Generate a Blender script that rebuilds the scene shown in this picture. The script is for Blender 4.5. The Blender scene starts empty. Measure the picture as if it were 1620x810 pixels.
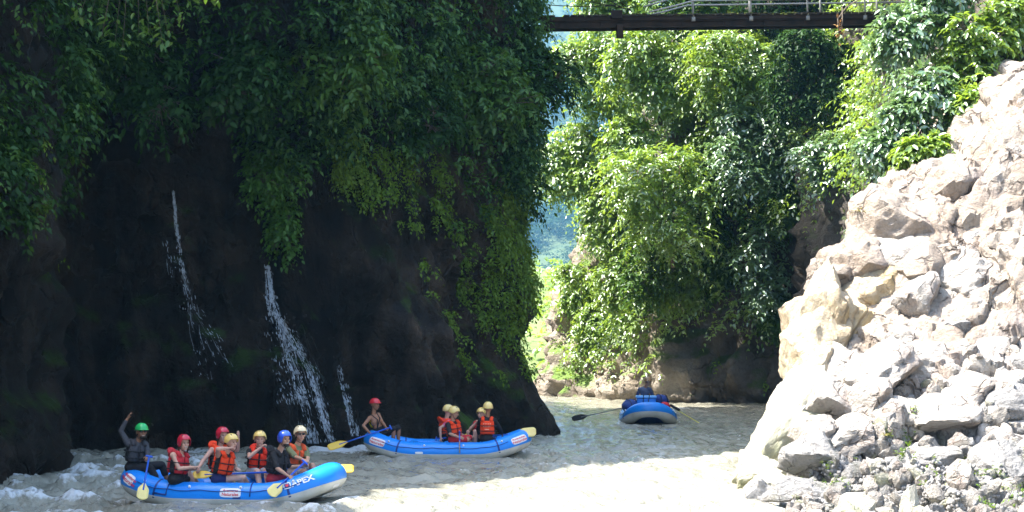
import bpy, bmesh, math, random
import numpy as np
from mathutils import Vector, Matrix, Quaternion
from mathutils.bvhtree import BVHTree

random.seed(7)
S = bpy.context.scene
COL = S.collection
PI = math.pi

# ------------------------------------------------------------------ camera
CAM_H, FPX, HY = 3.2, 3000.0, 520.0
cam = bpy.data.cameras.new('camera'); cam_ob = bpy.data.objects.new('camera', cam); COL.objects.link(cam_ob)
cam.sensor_width = 36.0; cam.lens = FPX / 1620 * 36.0; cam.shift_y = (HY - 405) / 1620
cam.clip_start = 0.5; cam.clip_end = 6000
cam_ob.location = (0, 0, CAM_H); cam_ob.rotation_euler = (PI / 2, 0, 0)
S.camera = cam_ob
# ------------------------------------------------------------------ world, sun, exposure
SUN_EL = math.radians(60); SX, SY = -0.97, -0.10
n_ = math.hypot(SX, SY); SX /= n_; SY /= n_
world = bpy.data.worlds.new('World'); S.world = world; world.use_nodes = True
wn = world.node_tree
sky = wn.nodes.new('ShaderNodeTexSky'); sky.sky_type = 'NISHITA'; sky.sun_disc = False
sky.dust_density = 3.0; sky.ozone_density = 0.4; sky.sun_elevation = SUN_EL; sky.sun_rotation = math.atan2(SX, SY)
wn.links.new(sky.outputs[0], wn.nodes['Background'].inputs[0]); wn.nodes['Background'].inputs[1].default_value = 0.14
sun = bpy.data.lights.new('sun', 'SUN'); sun.energy = 4.6; sun.angle = math.radians(0.5); sun.color = (1.0, 0.95, 0.87)
sun_ob = bpy.data.objects.new('sun', sun); COL.objects.link(sun_ob)
SUN_DIR = Vector((SX * math.cos(SUN_EL), SY * math.cos(SUN_EL), math.sin(SUN_EL)))
sun_ob.location = (0, 60, 80)
sun_ob.rotation_euler = SUN_DIR.to_track_quat('Z', 'Y').to_euler()
S.view_settings.view_transform = 'Standard'; S.view_settings.look = 'None'
S.view_settings.exposure = 2.25; S.view_settings.gamma = 1.0
S.render.engine = 'CYCLES'
S.cycles.use_denoising = True
S.cycles.max_bounces = 7; S.cycles.diffuse_bounces = 3; S.cycles.glossy_bounces = 3
S.cycles.transmission_bounces = 4; S.cycles.volume_bounces = 0; S.cycles.transparent_max_bounces = 6
S.cycles.sample_clamp_indirect = 6.0

# ------------------------------------------------------------------ helpers
def px(x, y, Y):
    """world point seen at photo pixel x,y at distance Y"""
    return Vector(((x - 810) / FPX * Y, Y, CAM_H + (HY - y) / FPX * Y))

def tag(o, label=None, cat=None, group=None, kind=None):
    if label: o['label'] = label
    if cat: o['category'] = cat
    if group: o['group'] = group
    if kind: o['kind'] = kind
    return o

def empty(name, loc, label, cat, group=None):
    o = bpy.data.objects.new(name, None); COL.objects.link(o); o.location = loc
    o.empty_display_size = 0.2
    return tag(o, label, cat, group)

def link(name, me, parent=None):
    o = bpy.data.objects.new(name, me); COL.objects.link(o)
    if parent is not None: o.parent = parent
    return o

def npmesh(name, V, F, mats=(), smooth=False, mi=None):
    """V (n,3) array; F (m,k) array"""
    V = np.asarray(V, dtype=np.float32); F = np.asarray(F, dtype=np.int32)
    me = bpy.data.meshes.new(name)
    me.vertices.add(len(V)); me.vertices.foreach_set('co', V.ravel())
    k = F.shape[1]
    me.loops.add(F.size); me.loops.foreach_set('vertex_index', F.ravel())
    me.polygons.add(len(F)); me.polygons.foreach_set('loop_start', np.arange(0, F.size, k, dtype=np.int32))
    if mi is not None: me.polygons.foreach_set('material_index', np.asarray(mi, dtype=np.int32))
    if smooth: me.polygons.foreach_set('use_smooth', np.ones(len(F), dtype=bool))
    for m in mats: me.materials.append(m)
    me.update(calc_edges=True); me.validate()
    return me

def grid_faces(nu, nv, wrap_u=False, wrap_v=False):
    a = np.arange(nu * nv).reshape(nu, nv)
    au = np.concatenate([a, a[:1]], 0) if wrap_u else a
    av = np.concatenate([au, au[:, :1]], 1) if wrap_v else au
    return np.stack([av[:-1, :-1], av[1:, :-1], av[1:, 1:], av[:-1, 1:]], -1).reshape(-1, 4)

class MB:
    """collects simple solids into one mesh"""
    def __init__(s): s.v, s.f, s.n = [], [], 0
    def add(s, V, F):
        V = np.asarray(V, float); s.v.append(V); s.f += [[i + s.n for i in f] for f in F]; s.n += len(V)
    def box(s, c, sz, R=None):
        P = np.array([[i, j, k] for i in (-.5, .5) for j in (-.5, .5) for k in (-.5, .5)]) * np.array(sz)
        if R is not None: P = P @ np.array(R).T
        s.add(P + np.array(c), [[0, 1, 3, 2], [4, 6, 7, 5], [0, 4, 5, 1], [2, 3, 7, 6], [0, 2, 6, 4], [1, 5, 7, 3]])
    def tube(s, pts, r, n=8, caps=True):
        pts = [Vector(p) for p in pts]; m = len(pts)
        rs = r if hasattr(r, '__len__') else [r] * m
        V = []; up = None
        for i, p in enumerate(pts):
            t = (pts[min(i + 1, m - 1)] - pts[max(i - 1, 0)]).normalized()
            if up is None:
                up = t.orthogonal().normalized()
            up = (up - t * up.dot(t)); up = up.normalized() if up.length > 1e-6 else t.orthogonal().normalized()
            b = t.cross(up)
            for k in range(n):
                a = 2 * PI * k / n
                V.append(p + (up * math.cos(a) + b * math.sin(a)) * rs[i])
        F = []
        for i in range(m - 1):
            for k in range(n):
                F.append([i * n + k, i * n + (k + 1) % n, (i + 1) * n + (k + 1) % n, (i + 1) * n + k])
        if caps:
            F.append(list(range(n))[::-1]); F.append([(m - 1) * n + k for k in range(n)])
        s.add([tuple(v) for v in V], F)
    def capsule(s, a, b, ra, rb, n=12, h=4):
        a, b = Vector(a), Vector(b); t = (b - a)
        if t.length < 1e-5: t = Vector((0, 0, 1e-4)); b = a + t
        t = t.normalized(); u = t.orthogonal().normalized(); w = t.cross(u)
        V = [tuple(a - t * ra)]
        rows = []
        for i in range(1, h + 1):
            ph = -PI / 2 + PI / 2 * i / h; rows.append((a + t * (math.sin(ph) * ra), math.cos(ph) * ra))
        for i in range(0, h):
            ph = PI / 2 * i / h; rows.append((b + t * (math.sin(ph) * rb), math.cos(ph) * rb))
        for c, r in rows:
            for k in range(n):
                q = 2 * PI * k / n; V.append(tuple(c + (u * math.cos(q) + w * math.sin(q)) * r))
        V.append(tuple(b + t * rb)); L = len(V) - 1
        F = [[0, 1 + (k + 1) % n, 1 + k] for k in range(n)]
        for i in range(len(rows) - 1):
            o = 1 + i * n
            F += [[o + k, o + (k + 1) % n, o + n + (k + 1) % n, o + n + k] for k in range(n)]
        o = 1 + (len(rows) - 1) * n
        F += [[o + k, o + (k + 1) % n, L] for k in range(n)]
        s.add(V, F)
    def ell(s, c, ax, n=16, m=10):
        """ellipsoid: centre, three axis vectors (scaled)"""
        A = np.array([list(v) for v in ax]); V = [tuple(Vector(c) - Vector(ax[2]))]
        P = []
        for i in range(1, m):
            ph = -PI / 2 + PI * i / m
            for k in range(n):
                q = 2 * PI * k / n
                P.append([math.cos(ph) * math.cos(q), math.cos(ph) * math.sin(q), math.sin(ph)])
        P = np.array([[0, 0, -1]] + P + [[0, 0, 1]]) @ A + np.array(c)
        L = len(P) - 1
        F = [[0, 1 + (k + 1) % n, 1 + k] for k in range(n)]
        for i in range(m - 2):
            o = 1 + i * n
            F += [[o + k, o + (k + 1) % n, o + n + (k + 1) % n, o + n + k] for k in range(n)]
        o = 1 + (m - 2) * n
        F += [[o + k, o + (k + 1) % n, L] for k in range(n)]
        s.add(P, F)
    def mesh(s, name, mat, smooth=True, origin=(0, 0, 0)):
        V = np.concatenate(s.v) - np.array(origin)
        me = bpy.data.meshes.new(name); me.from_pydata(V.tolist(), [], s.f)
        if smooth: me.polygons.foreach_set('use_smooth', np.ones(len(me.polygons), dtype=bool))
        me.materials.append(mat); me.update()
        return me
    def obj(s, name, mat, parent=None, smooth=True, origin=(0, 0, 0)):
        return link(name, s.mesh(name, mat, smooth, origin), parent)

# ---- vectorised noise
def _hash(ix, iy, iz, seed):
    n = (ix * 73856093) ^ (iy * 19349663) ^ (iz * 83492791) ^ (seed * 374761393)
    n &= 0xffffffff; n = ((n ^ (n >> 13)) * 1274126177) & 0xffffffff; n = ((n ^ (n >> 16)) * 668265263) & 0xffffffff
    n ^= n >> 15
    return n / 2147483647.5 - 1.0
def vnoise(P, seed=0):
    P = np.asarray(P, float); I = np.floor(P).astype(np.int64); f = P - I
    f = f * f * f * (f * (f * 6 - 15) + 10); ix, iy, iz = I.T; fx, fy, fz = f.T
    c = lambda a, b, d: _hash(ix + a, iy + b, iz + d, seed)
    x0 = c(0,0,0) * (1-fx) + c(1,0,0) * fx; x1 = c(0,1,0) * (1-fx) + c(1,1,0) * fx
    x2 = c(0,0,1) * (1-fx) + c(1,0,1) * fx; x3 = c(0,1,1) * (1-fx) + c(1,1,1) * fx
    return (x0 * (1-fy) + x1 * fy) * (1-fz) + (x2 * (1-fy) + x3 * fy) * fz
def fbm(P, o=5, seed=0, gain=.5):
    P = np.asarray(P, float); r = 0; a = 1
    for i in range(o):
        r = r + a * vnoise(P * 2.03 ** i + 17.3 * i, seed + i); a *= gain
    return r
def ridged(P, o=4, seed=0):
    P = np.asarray(P, float); r = 0; a = 1
    for i in range(o):
        r = r + a * (1 - np.abs(vnoise(P * 2.03 ** i + 9.1 * i, seed + i)) * 2); a *= .5
    return r
def smooth(a, b, x):
    t = np.clip((x - a) / (b - a), 0, 1); return t * t * (3 - 2 * t)

# ------------------------------------------------------------------ materials
def mat(name, col, rough=.6, spec=.5, metal=0.0, noise=None, bump=None, coat=0):
    m = bpy.data.materials.new(name); m.use_nodes = True; t = m.node_tree; b = t.nodes['Principled BSDF']
    b.inputs['Base Color'].default_value = (*col, 1); b.inputs['Roughness'].default_value = rough
    b.inputs['Specular IOR Level'].default_value = spec; b.inputs['Metallic'].default_value = metal
    b.inputs['Coat Weight'].default_value = coat
    tc = t.nodes.new('ShaderNodeTexCoord')
    if noise:                                      # (scale, other colour, strength)
        nz = t.nodes.new('ShaderNodeTexNoise'); nz.inputs['Scale'].default_value = noise[0]; nz.inputs['Detail'].default_value = 6
        t.links.new(tc.outputs['Object'], nz.inputs['Vector'])
        rp = t.nodes.new('ShaderNodeValToRGB'); rp.color_ramp.elements[0].position = .35; rp.color_ramp.elements[1].position = .7
        rp.color_ramp.elements[0].color = (*col, 1)
        c2 = tuple(col[i] * (1 - noise[2]) + noise[1][i] * noise[2] for i in range(3)); rp.color_ramp.elements[1].color = (*c2, 1)
        t.links.new(nz.outputs[0], rp.inputs[0]); t.links.new(rp.outputs[0], b.inputs['Base Color'])
    if bump:
        nz = t.nodes.new('ShaderNodeTexNoise'); nz.inputs['Scale'].default_value = bump[0]; nz.inputs['Detail'].default_value = 5
        t.links.new(tc.outputs['Object'], nz.inputs['Vector'])
        bp = t.nodes.new('ShaderNodeBump'); bp.inputs['Strength'].default_value = bump[1]; bp.inputs['Distance'].default_value = bump[2]
        t.links.new(nz.outputs[0], bp.inputs['Height']); t.links.new(bp.outputs[0], b.inputs['Normal'])
    return m

def rock_mat(name, cols, dark, scale=1.0, rough=.8, crack=.5, moss=None, stain=None, wet=None, coord='Object', bumpd=.08, tint=False):
    """cols: three rock colours mixed by noise; dark: crack colour; moss: (colour, z-threshold bias)"""
    m = bpy.data.materials.new(name); m.use_nodes = True; t = m.node_tree; N = t.nodes; L = t.links; b = N['Principled BSDF']
    tc = N.new('ShaderNodeTexCoord'); vec = tc.outputs['Object']
    def noise(s, d=8, r=.6, v=None):
        n = N.new('ShaderNodeTexNoise'); n.inputs['Scale'].default_value = s * scale; n.inputs['Detail'].default_value = d; n.inputs['Roughness'].default_value = r
        L.new(v or vec, n.inputs['Vector']); return n.outputs[0]
    def ramp(s, p0, p1, c0, c1):
        r = N.new('ShaderNodeValToRGB'); r.color_ramp.elements[0].position = p0; r.color_ramp.elements[1].position = p1
        r.color_ramp.elements[0].color = (*c0, 1); r.color_ramp.elements[1].color = (*c1, 1); L.new(s, r.inputs[0]); return r.outputs[0]
    def mix(f, a, c):
        x = N.new('ShaderNodeMix'); x.data_type = 'RGBA'; L.new(f, x.inputs[0])
        for s, i in ((a, 6), (c, 7)):
            if isinstance(s, tuple): x.inputs[i].default_value = (*s, 1)
            else: L.new(s, x.inputs[i])
        return x.outputs[2]
    W, B = (1, 1, 1), (0, 0, 0)
    c = ramp(noise(.35, 4), .38, .62, cols[0], cols[1])
    c = mix(ramp(noise(1.1, 6), .45, .68, B, W), c, cols[2])
    fine = noise(9, 8, .7)
    c = mix(ramp(fine, .52, .74, B, (.75, .75, .75)), c, tuple(x * .45 for x in cols[0]))
    if not wet: c = mix(ramp(noise(2.2, 9, .72), .53, .72, B, (.7, .7, .7)), c, tuple(x * .42 for x in cols[1]))
    if wet:                                        # streaks painted to give wet rock the relief flat light hides
        ms = N.new('ShaderNodeMapping'); ms.inputs['Scale'].default_value = (1.5, 1.5, .25); ms.inputs['Rotation'].default_value = (0, .28, 0); L.new(vec, ms.inputs['Vector'])
        sn = noise(1.3, 7, .65, ms.outputs[0])
        c = mix(ramp(sn, .5, .68, B, (.85, .85, .85)), c, tuple(x * 1.7 for x in cols[1])); c = mix(ramp(sn, .3, .45, (.85, .85, .85), B), c, dark)
    if stain:
        c = mix(ramp(noise(.5, 5), .52, .66, B, (.9, .9, .9)), c, stain)
    # cracks: distorted voronoi edges
    mp = N.new('ShaderNodeMapping'); mp.inputs['Scale'].default_value = (1, 1, .75); L.new(vec, mp.inputs['Vector'])
    dn = N.new('ShaderNodeTexNoise'); dn.inputs['Scale'].default_value = 1.3 * scale; dn.inputs['Detail'].default_value = 5; L.new(vec, dn.inputs['Vector'])
    va = N.new('ShaderNodeVectorMath'); va.operation = 'MULTIPLY_ADD'; va.inputs[1].default_value = (.9, .9, .9)
    L.new(dn.outputs['Color'], va.inputs[0]); L.new(mp.outputs[0], va.inputs[2])
    vo = N.new('ShaderNodeTexVoronoi'); vo.feature = 'DISTANCE_TO_EDGE'; vo.inputs['Scale'].default_value = 1.1 * scale; L.new(va.outputs[0], vo.inputs['Vector'])
    ck = ramp(vo.outputs['Distance'], .0, .05, W, B)
    brk = ramp(noise(.8, 3), .45, .6, B, (crack, crack, crack))
    mm = N.new('ShaderNodeMix'); mm.data_type = 'RGBA'; mm.blend_type = 'MULTIPLY'; mm.inputs[0].default_value = 1
    L.new(ck, mm.inputs[6]); L.new(brk, mm.inputs[7])
    c = mix(mm.outputs[2], c, dark)
    if moss:
        ge = N.new('ShaderNodeNewGeometry'); sp = N.new('ShaderNodeSeparateXYZ'); L.new(ge.outputs['Normal'], sp.inputs[0])
        a = N.new('ShaderNodeMath'); a.operation = 'MULTIPLY_ADD'; a.inputs[1].default_value = .35; L.new(sp.outputs[2], a.inputs[0]); L.new(noise(.7, 6, .65), a.inputs[2])
        c = mix(ramp(a.outputs[0], moss[1], moss[1] + .12, B, (.95, .95, .95)), c, mix(noise(5), moss[0], tuple(x * 1.9 for x in moss[0])))
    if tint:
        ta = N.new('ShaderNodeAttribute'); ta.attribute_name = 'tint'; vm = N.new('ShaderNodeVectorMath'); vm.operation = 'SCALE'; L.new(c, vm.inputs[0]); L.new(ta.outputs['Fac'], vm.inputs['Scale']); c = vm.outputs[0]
    L.new(c, b.inputs['Base Color'])
    if wet:
        L.new(ramp(noise(.6, 4), .4, .62, (wet[0],) * 3, (wet[1],) * 3), b.inputs['Roughness'])
    else: b.inputs['Roughness'].default_value = rough
    b.inputs['Specular IOR Level'].default_value = .22 if wet else .35
    h = N.new('ShaderNodeMath'); h.operation = 'MULTIPLY_ADD'; h.inputs[1].default_value = .35
    L.new(fine, h.inputs[0]); L.new(noise(2.6, 8, .62), h.inputs[2])
    h2 = N.new('ShaderNodeMath'); h2.operation = 'MULTIPLY_ADD'; h2.inputs[1].default_value = -.5; L.new(mm.outputs[2], h2.inputs[0]); L.new(h.outputs[0], h2.inputs[2])
    bp = N.new('ShaderNodeBump'); bp.inputs['Strength'].default_value = .9; bp.inputs['Distance'].default_value = bumpd
    L.new(h2.outputs[0], bp.inputs['Height']); L.new(bp.outputs[0], b.inputs['Normal'])
    return m

def leaf_mat(name, c0, c1, trans=.35, rough=.4, gloss=.08):
    m = bpy.data.materials.new(name); m.use_nodes = True; t = m.node_tree; N = t.nodes; L = t.links
    N.remove(N['Principled BSDF']); out = N['Material Output']
    ge = N.new('ShaderNodeNewGeometry'); rp = N.new('ShaderNodeValToRGB')
    rp.color_ramp.elements[0].color = (*c0, 1); rp.color_ramp.elements[1].color = (*c1, 1)
    e = rp.color_ramp.elements.new(.93); e.color = (*c1, 1); rp.color_ramp.elements[2].color = (c1[0] * 1.6, c1[1] * 1.15, c1[2], 1)
    tc = N.new('ShaderNodeTexCoord'); nz = N.new('ShaderNodeTexNoise'); nz.inputs['Scale'].default_value = .45; nz.inputs['Detail'].default_value = 3
    L.new(tc.outputs['Object'], nz.inputs['Vector'])
    ad = N.new('ShaderNodeMath'); ad.operation = 'MULTIPLY_ADD'; ad.inputs[1].default_value = .55
    m2 = N.new('ShaderNodeMath'); m2.operation = 'MULTIPLY'; m2.inputs[1].default_value = .5
    L.new(nz.outputs[0], m2.inputs[0]); L.new(ge.outputs['Random Per Island'], ad.inputs[0]); L.new(m2.outputs[0], ad.inputs[2]); L.new(ad.outputs[0], rp.inputs[0])
    d = N.new('ShaderNodeBsdfDiffuse'); tr = N.new('ShaderNodeBsdfTranslucent'); g = N.new('ShaderNodeBsdfGlossy'); g.inputs['Roughness'].default_value = rough
    hs = N.new('ShaderNodeHueSaturation'); hs.inputs['Hue'].default_value = .475; hs.inputs['Value'].default_value = 1.5; L.new(rp.outputs[0], hs.inputs['Color'])
    L.new(rp.outputs[0], d.inputs[0]); L.new(hs.outputs[0], tr.inputs[0]); g.inputs[0].default_value = (.9, .95, 1, 1)
    a = N.new('ShaderNodeMixShader'); a.inputs[0].default_value = trans; L.new(d.outputs[0], a.inputs[1]); L.new(tr.outputs[0], a.inputs[2])
    b = N.new('ShaderNodeMixShader'); b.inputs[0].default_value = gloss; L.new(a.outputs[0], b.inputs[1]); L.new(g.outputs[0], b.inputs[2])
    L.new(b.outputs[0], out.inputs[0])
    return m

M = {}
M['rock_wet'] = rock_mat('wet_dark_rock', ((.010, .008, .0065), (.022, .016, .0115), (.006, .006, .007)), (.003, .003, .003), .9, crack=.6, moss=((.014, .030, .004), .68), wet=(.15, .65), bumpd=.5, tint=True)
M['rock_moss'] = rock_mat('mossy_rock', ((.040, .032, .021), (.085, .064, .040), (.016, .016, .014)), (.008, .008, .007), .9, crack=.5, moss=((.026, .052, .007), .64), wet=(.5, .9), bumpd=.25)
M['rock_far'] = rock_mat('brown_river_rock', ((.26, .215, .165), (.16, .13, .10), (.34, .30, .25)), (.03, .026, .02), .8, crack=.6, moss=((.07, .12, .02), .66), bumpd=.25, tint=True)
M['rock_tower'] = rock_mat('brown_tower_rock', ((.085, .066, .050), (.055, .045, .036), (.13, .105, .08)), (.014, .012, .01), .7, crack=.4, bumpd=.15)
M['rock_light'] = rock_mat('pale_rock', ((.42, .385, .34), (.35, .325, .30), (.49, .455, .41)), (.11, .09, .075), 1.0, crack=.85, stain=(.34, .28, .24), bumpd=.22)  # pale stone colour of the bank
M['rock_cream'] = rock_mat('cream_rock', ((.46, .39, .28), (.42, .34, .24), (.50, .44, .34)), (.12, .09, .06), .8, crack=.6, stain=(.40, .29, .14), bumpd=.22)
M['rock_pink'] = rock_mat('pinkish_rock', ((.35, .295, .24), (.28, .225, .18), (.40, .355, .305)), (.06, .042, .034), 1.0, crack=.85, stain=(.22, .185, .17), bumpd=.22)
M['rock_grey'] = rock_mat('grey_rock', ((.36, .35, .34), (.27, .265, .26), (.44, .42, .40)), (.07, .065, .06), 1.5, crack=.8, stain=(.24, .235, .20), bumpd=.22)
M['rock_toe'] = rock_mat('greenish_toe_rock', ((.42, .40, .33), (.36, .35, .27), (.47, .44, .38)), (.12, .11, .08), .9, crack=.35, stain=(.25, .26, .15), bumpd=.10)
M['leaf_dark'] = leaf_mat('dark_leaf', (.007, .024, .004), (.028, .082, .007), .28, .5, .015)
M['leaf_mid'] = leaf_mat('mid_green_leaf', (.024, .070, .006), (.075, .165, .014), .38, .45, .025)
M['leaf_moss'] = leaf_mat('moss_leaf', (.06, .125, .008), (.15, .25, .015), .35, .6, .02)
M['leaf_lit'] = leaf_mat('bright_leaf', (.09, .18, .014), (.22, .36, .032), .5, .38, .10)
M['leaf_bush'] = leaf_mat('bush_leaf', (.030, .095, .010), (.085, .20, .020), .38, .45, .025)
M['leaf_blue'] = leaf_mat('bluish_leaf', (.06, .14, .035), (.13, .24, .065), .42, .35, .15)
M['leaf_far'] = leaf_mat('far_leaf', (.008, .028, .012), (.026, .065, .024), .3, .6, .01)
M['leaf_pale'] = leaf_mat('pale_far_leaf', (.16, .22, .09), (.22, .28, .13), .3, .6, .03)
M['grass'] = leaf_mat('grass_blade', (.14, .17, .03), (.30, .26, .06), .35, .5, .06)
M['dead'] = leaf_mat('dead_leaf', (.20, .10, .03), (.38, .22, .05), .3, .6, .03)
M['bark'] = mat('bark', (.10, .075, .055), .9, .2, noise=(6, (.2, .17, .13), .7), bump=(14, .7, .03))
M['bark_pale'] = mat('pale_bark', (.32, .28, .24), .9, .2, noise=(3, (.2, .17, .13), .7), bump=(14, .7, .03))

# ------------------------------------------------------------------ cliffs
def resample(path, n):
    P = np.array(path, float); d = np.r_[0, np.cumsum(np.hypot(*np.diff(P[:, :2], axis=0).T))]
    w = P[:, 2] if P.shape[1] > 2 else np.ones(len(P))
    # weight = sampling density along the path
    dens = np.r_[0, np.cumsum(.5 * (w[1:] + w[:-1]) * np.diff(d))]
    s = np.interp(np.linspace(0, dens[-1], n), dens, d)
    x = np.interp(s, d, P[:, 0]); y = np.interp(s, d, P[:, 1])
    # light smoothing
    for _ in range(3):
        x[1:-1] = .25 * x[:-2] + .5 * x[1:-1] + .25 * x[2:]; y[1:-1] = .25 * y[:-2] + .5 * y[1:-1] + .25 * y[2:]
    return x, y, s

def cliff(name, path, nu, nv, hfun, outfun, dispfun, mats, tfun=None, sgn=1, zbot=-1.2, inland=28, rise=.35, ninl=10):
    x, y, s = resample(path, nu)
    tx, ty = np.gradient(x), np.gradient(y); l = np.hypot(tx, ty); tx /= l; ty /= l
    for _ in range(4):
        tx[1:-1] = (tx[:-2] + tx[1:-1] + tx[2:]) / 3; ty[1:-1] = (ty[:-2] + ty[1:-1] + ty[2:]) / 3
    l = np.hypot(tx, ty); nx, ny = sgn * ty / l, -sgn * tx / l
    H = hfun(x, y, s); v = np.linspace(0, 1, nv) ** 1.15
    Z = zbot + (H[:, None] - zbot) * v[None, :]
    X = np.repeat(x[:, None], nv, 1); Y = np.repeat(y[:, None], nv, 1); NX = np.repeat(nx[:, None], nv, 1); NY = np.repeat(ny[:, None], nv, 1)
    O = outfun(X, Y, Z)
    P = np.stack([X + NX * O, Y + NY * O, Z], -1).reshape(-1, 3)
    D = dispfun(P).reshape(nu, nv)
    X2 = X + NX * (O + D); Y2 = Y + NY * (O + D)
    # inland shelf on top
    k = np.arange(1, ninl + 1) / ninl
    dx = (k ** 1.5) * inland
    XI = X2[:, -1:] - NX[:, -1:] * dx; YI = Y2[:, -1:] - NY[:, -1:] * dx; ZI = Z[:, -1:] + dx * rise
    X2 = np.concatenate([X2, XI], 1); Y2 = np.concatenate([Y2, YI], 1); Z2 = np.concatenate([Z, ZI + 0 * XI], 1)
    V = np.stack([X2, Y2, Z2], -1).reshape(-1, 3); F = grid_faces(nu, nv + ninl)
    if sgn < 0: F = F[:, ::-1]
    F = F[:, ::-1]
    me = npmesh(name, V, F, mats, True)
    if tfun is not None:
        at_ = me.attributes.new('tint', 'FLOAT', 'POINT'); at_.data.foreach_set('value', np.asarray(tfun(V), dtype=np.float32))
    o = tag(link(name, me), kind='structure')
    N = np.stack([NX, NY, 0 * NX], -1)
    return o, V.reshape(nu, nv + ninl, 3)[:, :nv], N, BVHTree.FromPolygons(V.tolist(), F.tolist())

def proj(P):
    P = np.asarray(P); return 810 + P[..., 0] / P[..., 1] * FPX, HY - (P[..., 2] - CAM_H) / P[..., 1] * FPX

CAMV = Vector((0, 0, CAM_H))
def hit(bvh, x, y):
    d = (px(x, y, 1) - CAMV).normalized(); r = bvh.ray_cast(CAMV, d)
    return (r[0], r[1]) if r[0] is not None else (None, None)

# left gorge wall: mossy pillar, dark recess with the waterfalls, buttress, then round the corner
LP = [(-20, -40, .05), (-17.5, -5, .05), (-15.6, 20, .15), (-13.8, 34, .5), (-11.6, 40.4, 1), (-10.75, 42.2, 1), (-10.9, 44, .8), (-11.9, 49, .8), (-11.2, 50.6, 1),
      (-8.5, 51.2, 1), (-6, 51.2, 1), (-4.4, 52.2, 1), (-2.4, 54.0, 1), (-.8, 56, 1.1), (.5, 57.5, 1.3), (.92, 58.6, 1.5), (.75, 60.2, 1), (-.9, 64, .4), (-4, 74, .15), (-9, 92, .05), (-16, 130, .05)]
def lh(x, y, s):
    near = np.interp(y, [-40, 30, 34, 43, 47, 51, 58, 62], [19, 19, 19.5, 22, 29, 33, 33, 14]) * smooth(-5.5, -9, x)
    rec = 33 * smooth(44, 49, y) * smooth(-2.5, -7, x) * smooth(62, 56, y)
    but = 18 * smooth(48, 53, y) * smooth(-8, -2, x)
    return np.maximum(np.maximum(near, rec), np.maximum(but * smooth(66, 60, y), 13))
def lo(X, Y, Z):
    # buttress leans back with height; the recess overhangs above about ten metres
    bt = smooth(-5.5, -1.5, X) * smooth(50, 53, Y)
    rec = smooth(-3.5, -6, X) * smooth(45, 49, Y) * smooth(60, 55, Y)
    pil = smooth(46, 43, Y)
    zz = np.clip(Z, 0, 40)
    o = bt * (-.11 * zz + .75 * smooth(2.6, 0, zz) + .10 * np.clip(zz - 9, 0, 20))
    o = o + rec * (-1.2 * smooth(.2, 4, zz) + 3.4 * smooth(7, 12.5, zz))
    o = o + pil * (.5 * smooth(2.5, 0, zz) - .05 * zz + .35 * smooth(4, 8, zz))
    return o
def ld(P):
    Q = P.copy()
    fl = ridged(np.stack([Q[:, 0] * .55 + Q[:, 2] * .12, Q[:, 1] * .55, Q[:, 2] * .10], -1), 4, 3) - .7   # vertical flutes
    bt = smooth(-3.6, -1.2, Q[:, 0]) * smooth(50, 53, Q[:, 1])
    dg = ridged(np.stack([(Q[:, 0] * .8 + Q[:, 2] * .38), 0 * Q[:, 0] + 3.3, Q[:, 1] * .15], -1), 4, 8) - .7           # slanting ribs
    blk = fbm(Q * .35, 5, 5)
    fine = fbm(Q * 1.6, 4, 21) * .10 + ridged(Q * np.array([1.5, 1.5, .7]), 3, 33) * .07
    ckb = ridged(Q * np.array([.8, .8, .35]) + .3 * fbm(Q, 2, 9)[:, None], 5, 44) - .8
    cn = 1 - .55 * smooth(-1.2, .3, Q[:, 0]) * smooth(55, 57, Q[:, 1])
    return cn * (.40 * fl * (1 - .5 * bt) + .85 * dg * bt + .42 * blk + fine + .20 * ckb)
def lm(c):
    """the buttress is browner rock than the wet recess, with rib relief painted in"""
    n = fbm(c * .5, 4, 77); n2 = fbm(c * 1.3, 3, 78); x = (c[:, 0] / np.maximum(c[:, 1], 1)) * FPX + 810
    t = smooth(560, 760, x + 90 * n + 50 * n2) * smooth(.2, 3.5, c[:, 2] + 1.2 * n + .5 * n2)
    rb_ = ridged(np.stack([c[:, 0] * .8 + c[:, 2] * .38, 0 * c[:, 0] + 3.3, c[:, 1] * .15], -1), 4, 8)  # rib crests lightened in colour for shading the ambient light lacks
    return .85 + 3.0 * t * (.55 + .6 * np.clip(rb_ - .4, 0, 1.2)) + .5 * np.clip(n2, -.5, 1)
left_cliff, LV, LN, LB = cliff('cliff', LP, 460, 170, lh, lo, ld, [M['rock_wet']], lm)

# far right-hand wall, across the bend
FP = [(40, 230, .05), (15, 150, .1), (5.0, 108, .3), (2.6, 98, .8), (2.0, 94.2, 1), (2.5, 92, 1), (3.8, 90.2, 1), (4.9, 87.6, 1), (5.3, 86.0, 1), (6.0, 85.6, 1),
      (7.2, 83.6, 1), (9.0, 83.4, 1), (10.2, 82.4, 1), (11.6, 81.6, 1), (12.0, 80, 1), (12.0, 75, 1), (12.1, 70, .6), (13.5, 64, .3), (15, 58, .2)]
def fh(x, y, s): return 19 + 5 * smooth(6, 12, x) + 0 * y
def fo(X, Y, Z):
    zz = np.clip(Z, 0, 40)
    left = smooth(7.0, 3.5, X)
    return -left * .40 * np.clip(zz - .5, 0, 30) ** .95 - (1 - left) * (.16 * zz) + .5 * smooth(1.6, 0, zz) * left - .5 * smooth(.9, -.2, zz) * (1 - left)
def fd(P):
    Q = P
    fl = ridged(np.stack([Q[:, 0] * .35, Q[:, 1] * .35, Q[:, 2] * .08], -1), 4, 13) - .7
    return .7 * fl + .7 * fbm(Q * .22, 5, 15) + .30 * ridged(Q * np.array([1.6, 1.6, .35]), 4, 23) + .30 * ridged(Q * .9, 5, 19) + .10 * fbm(Q * 2.5, 4, 2)
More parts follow.
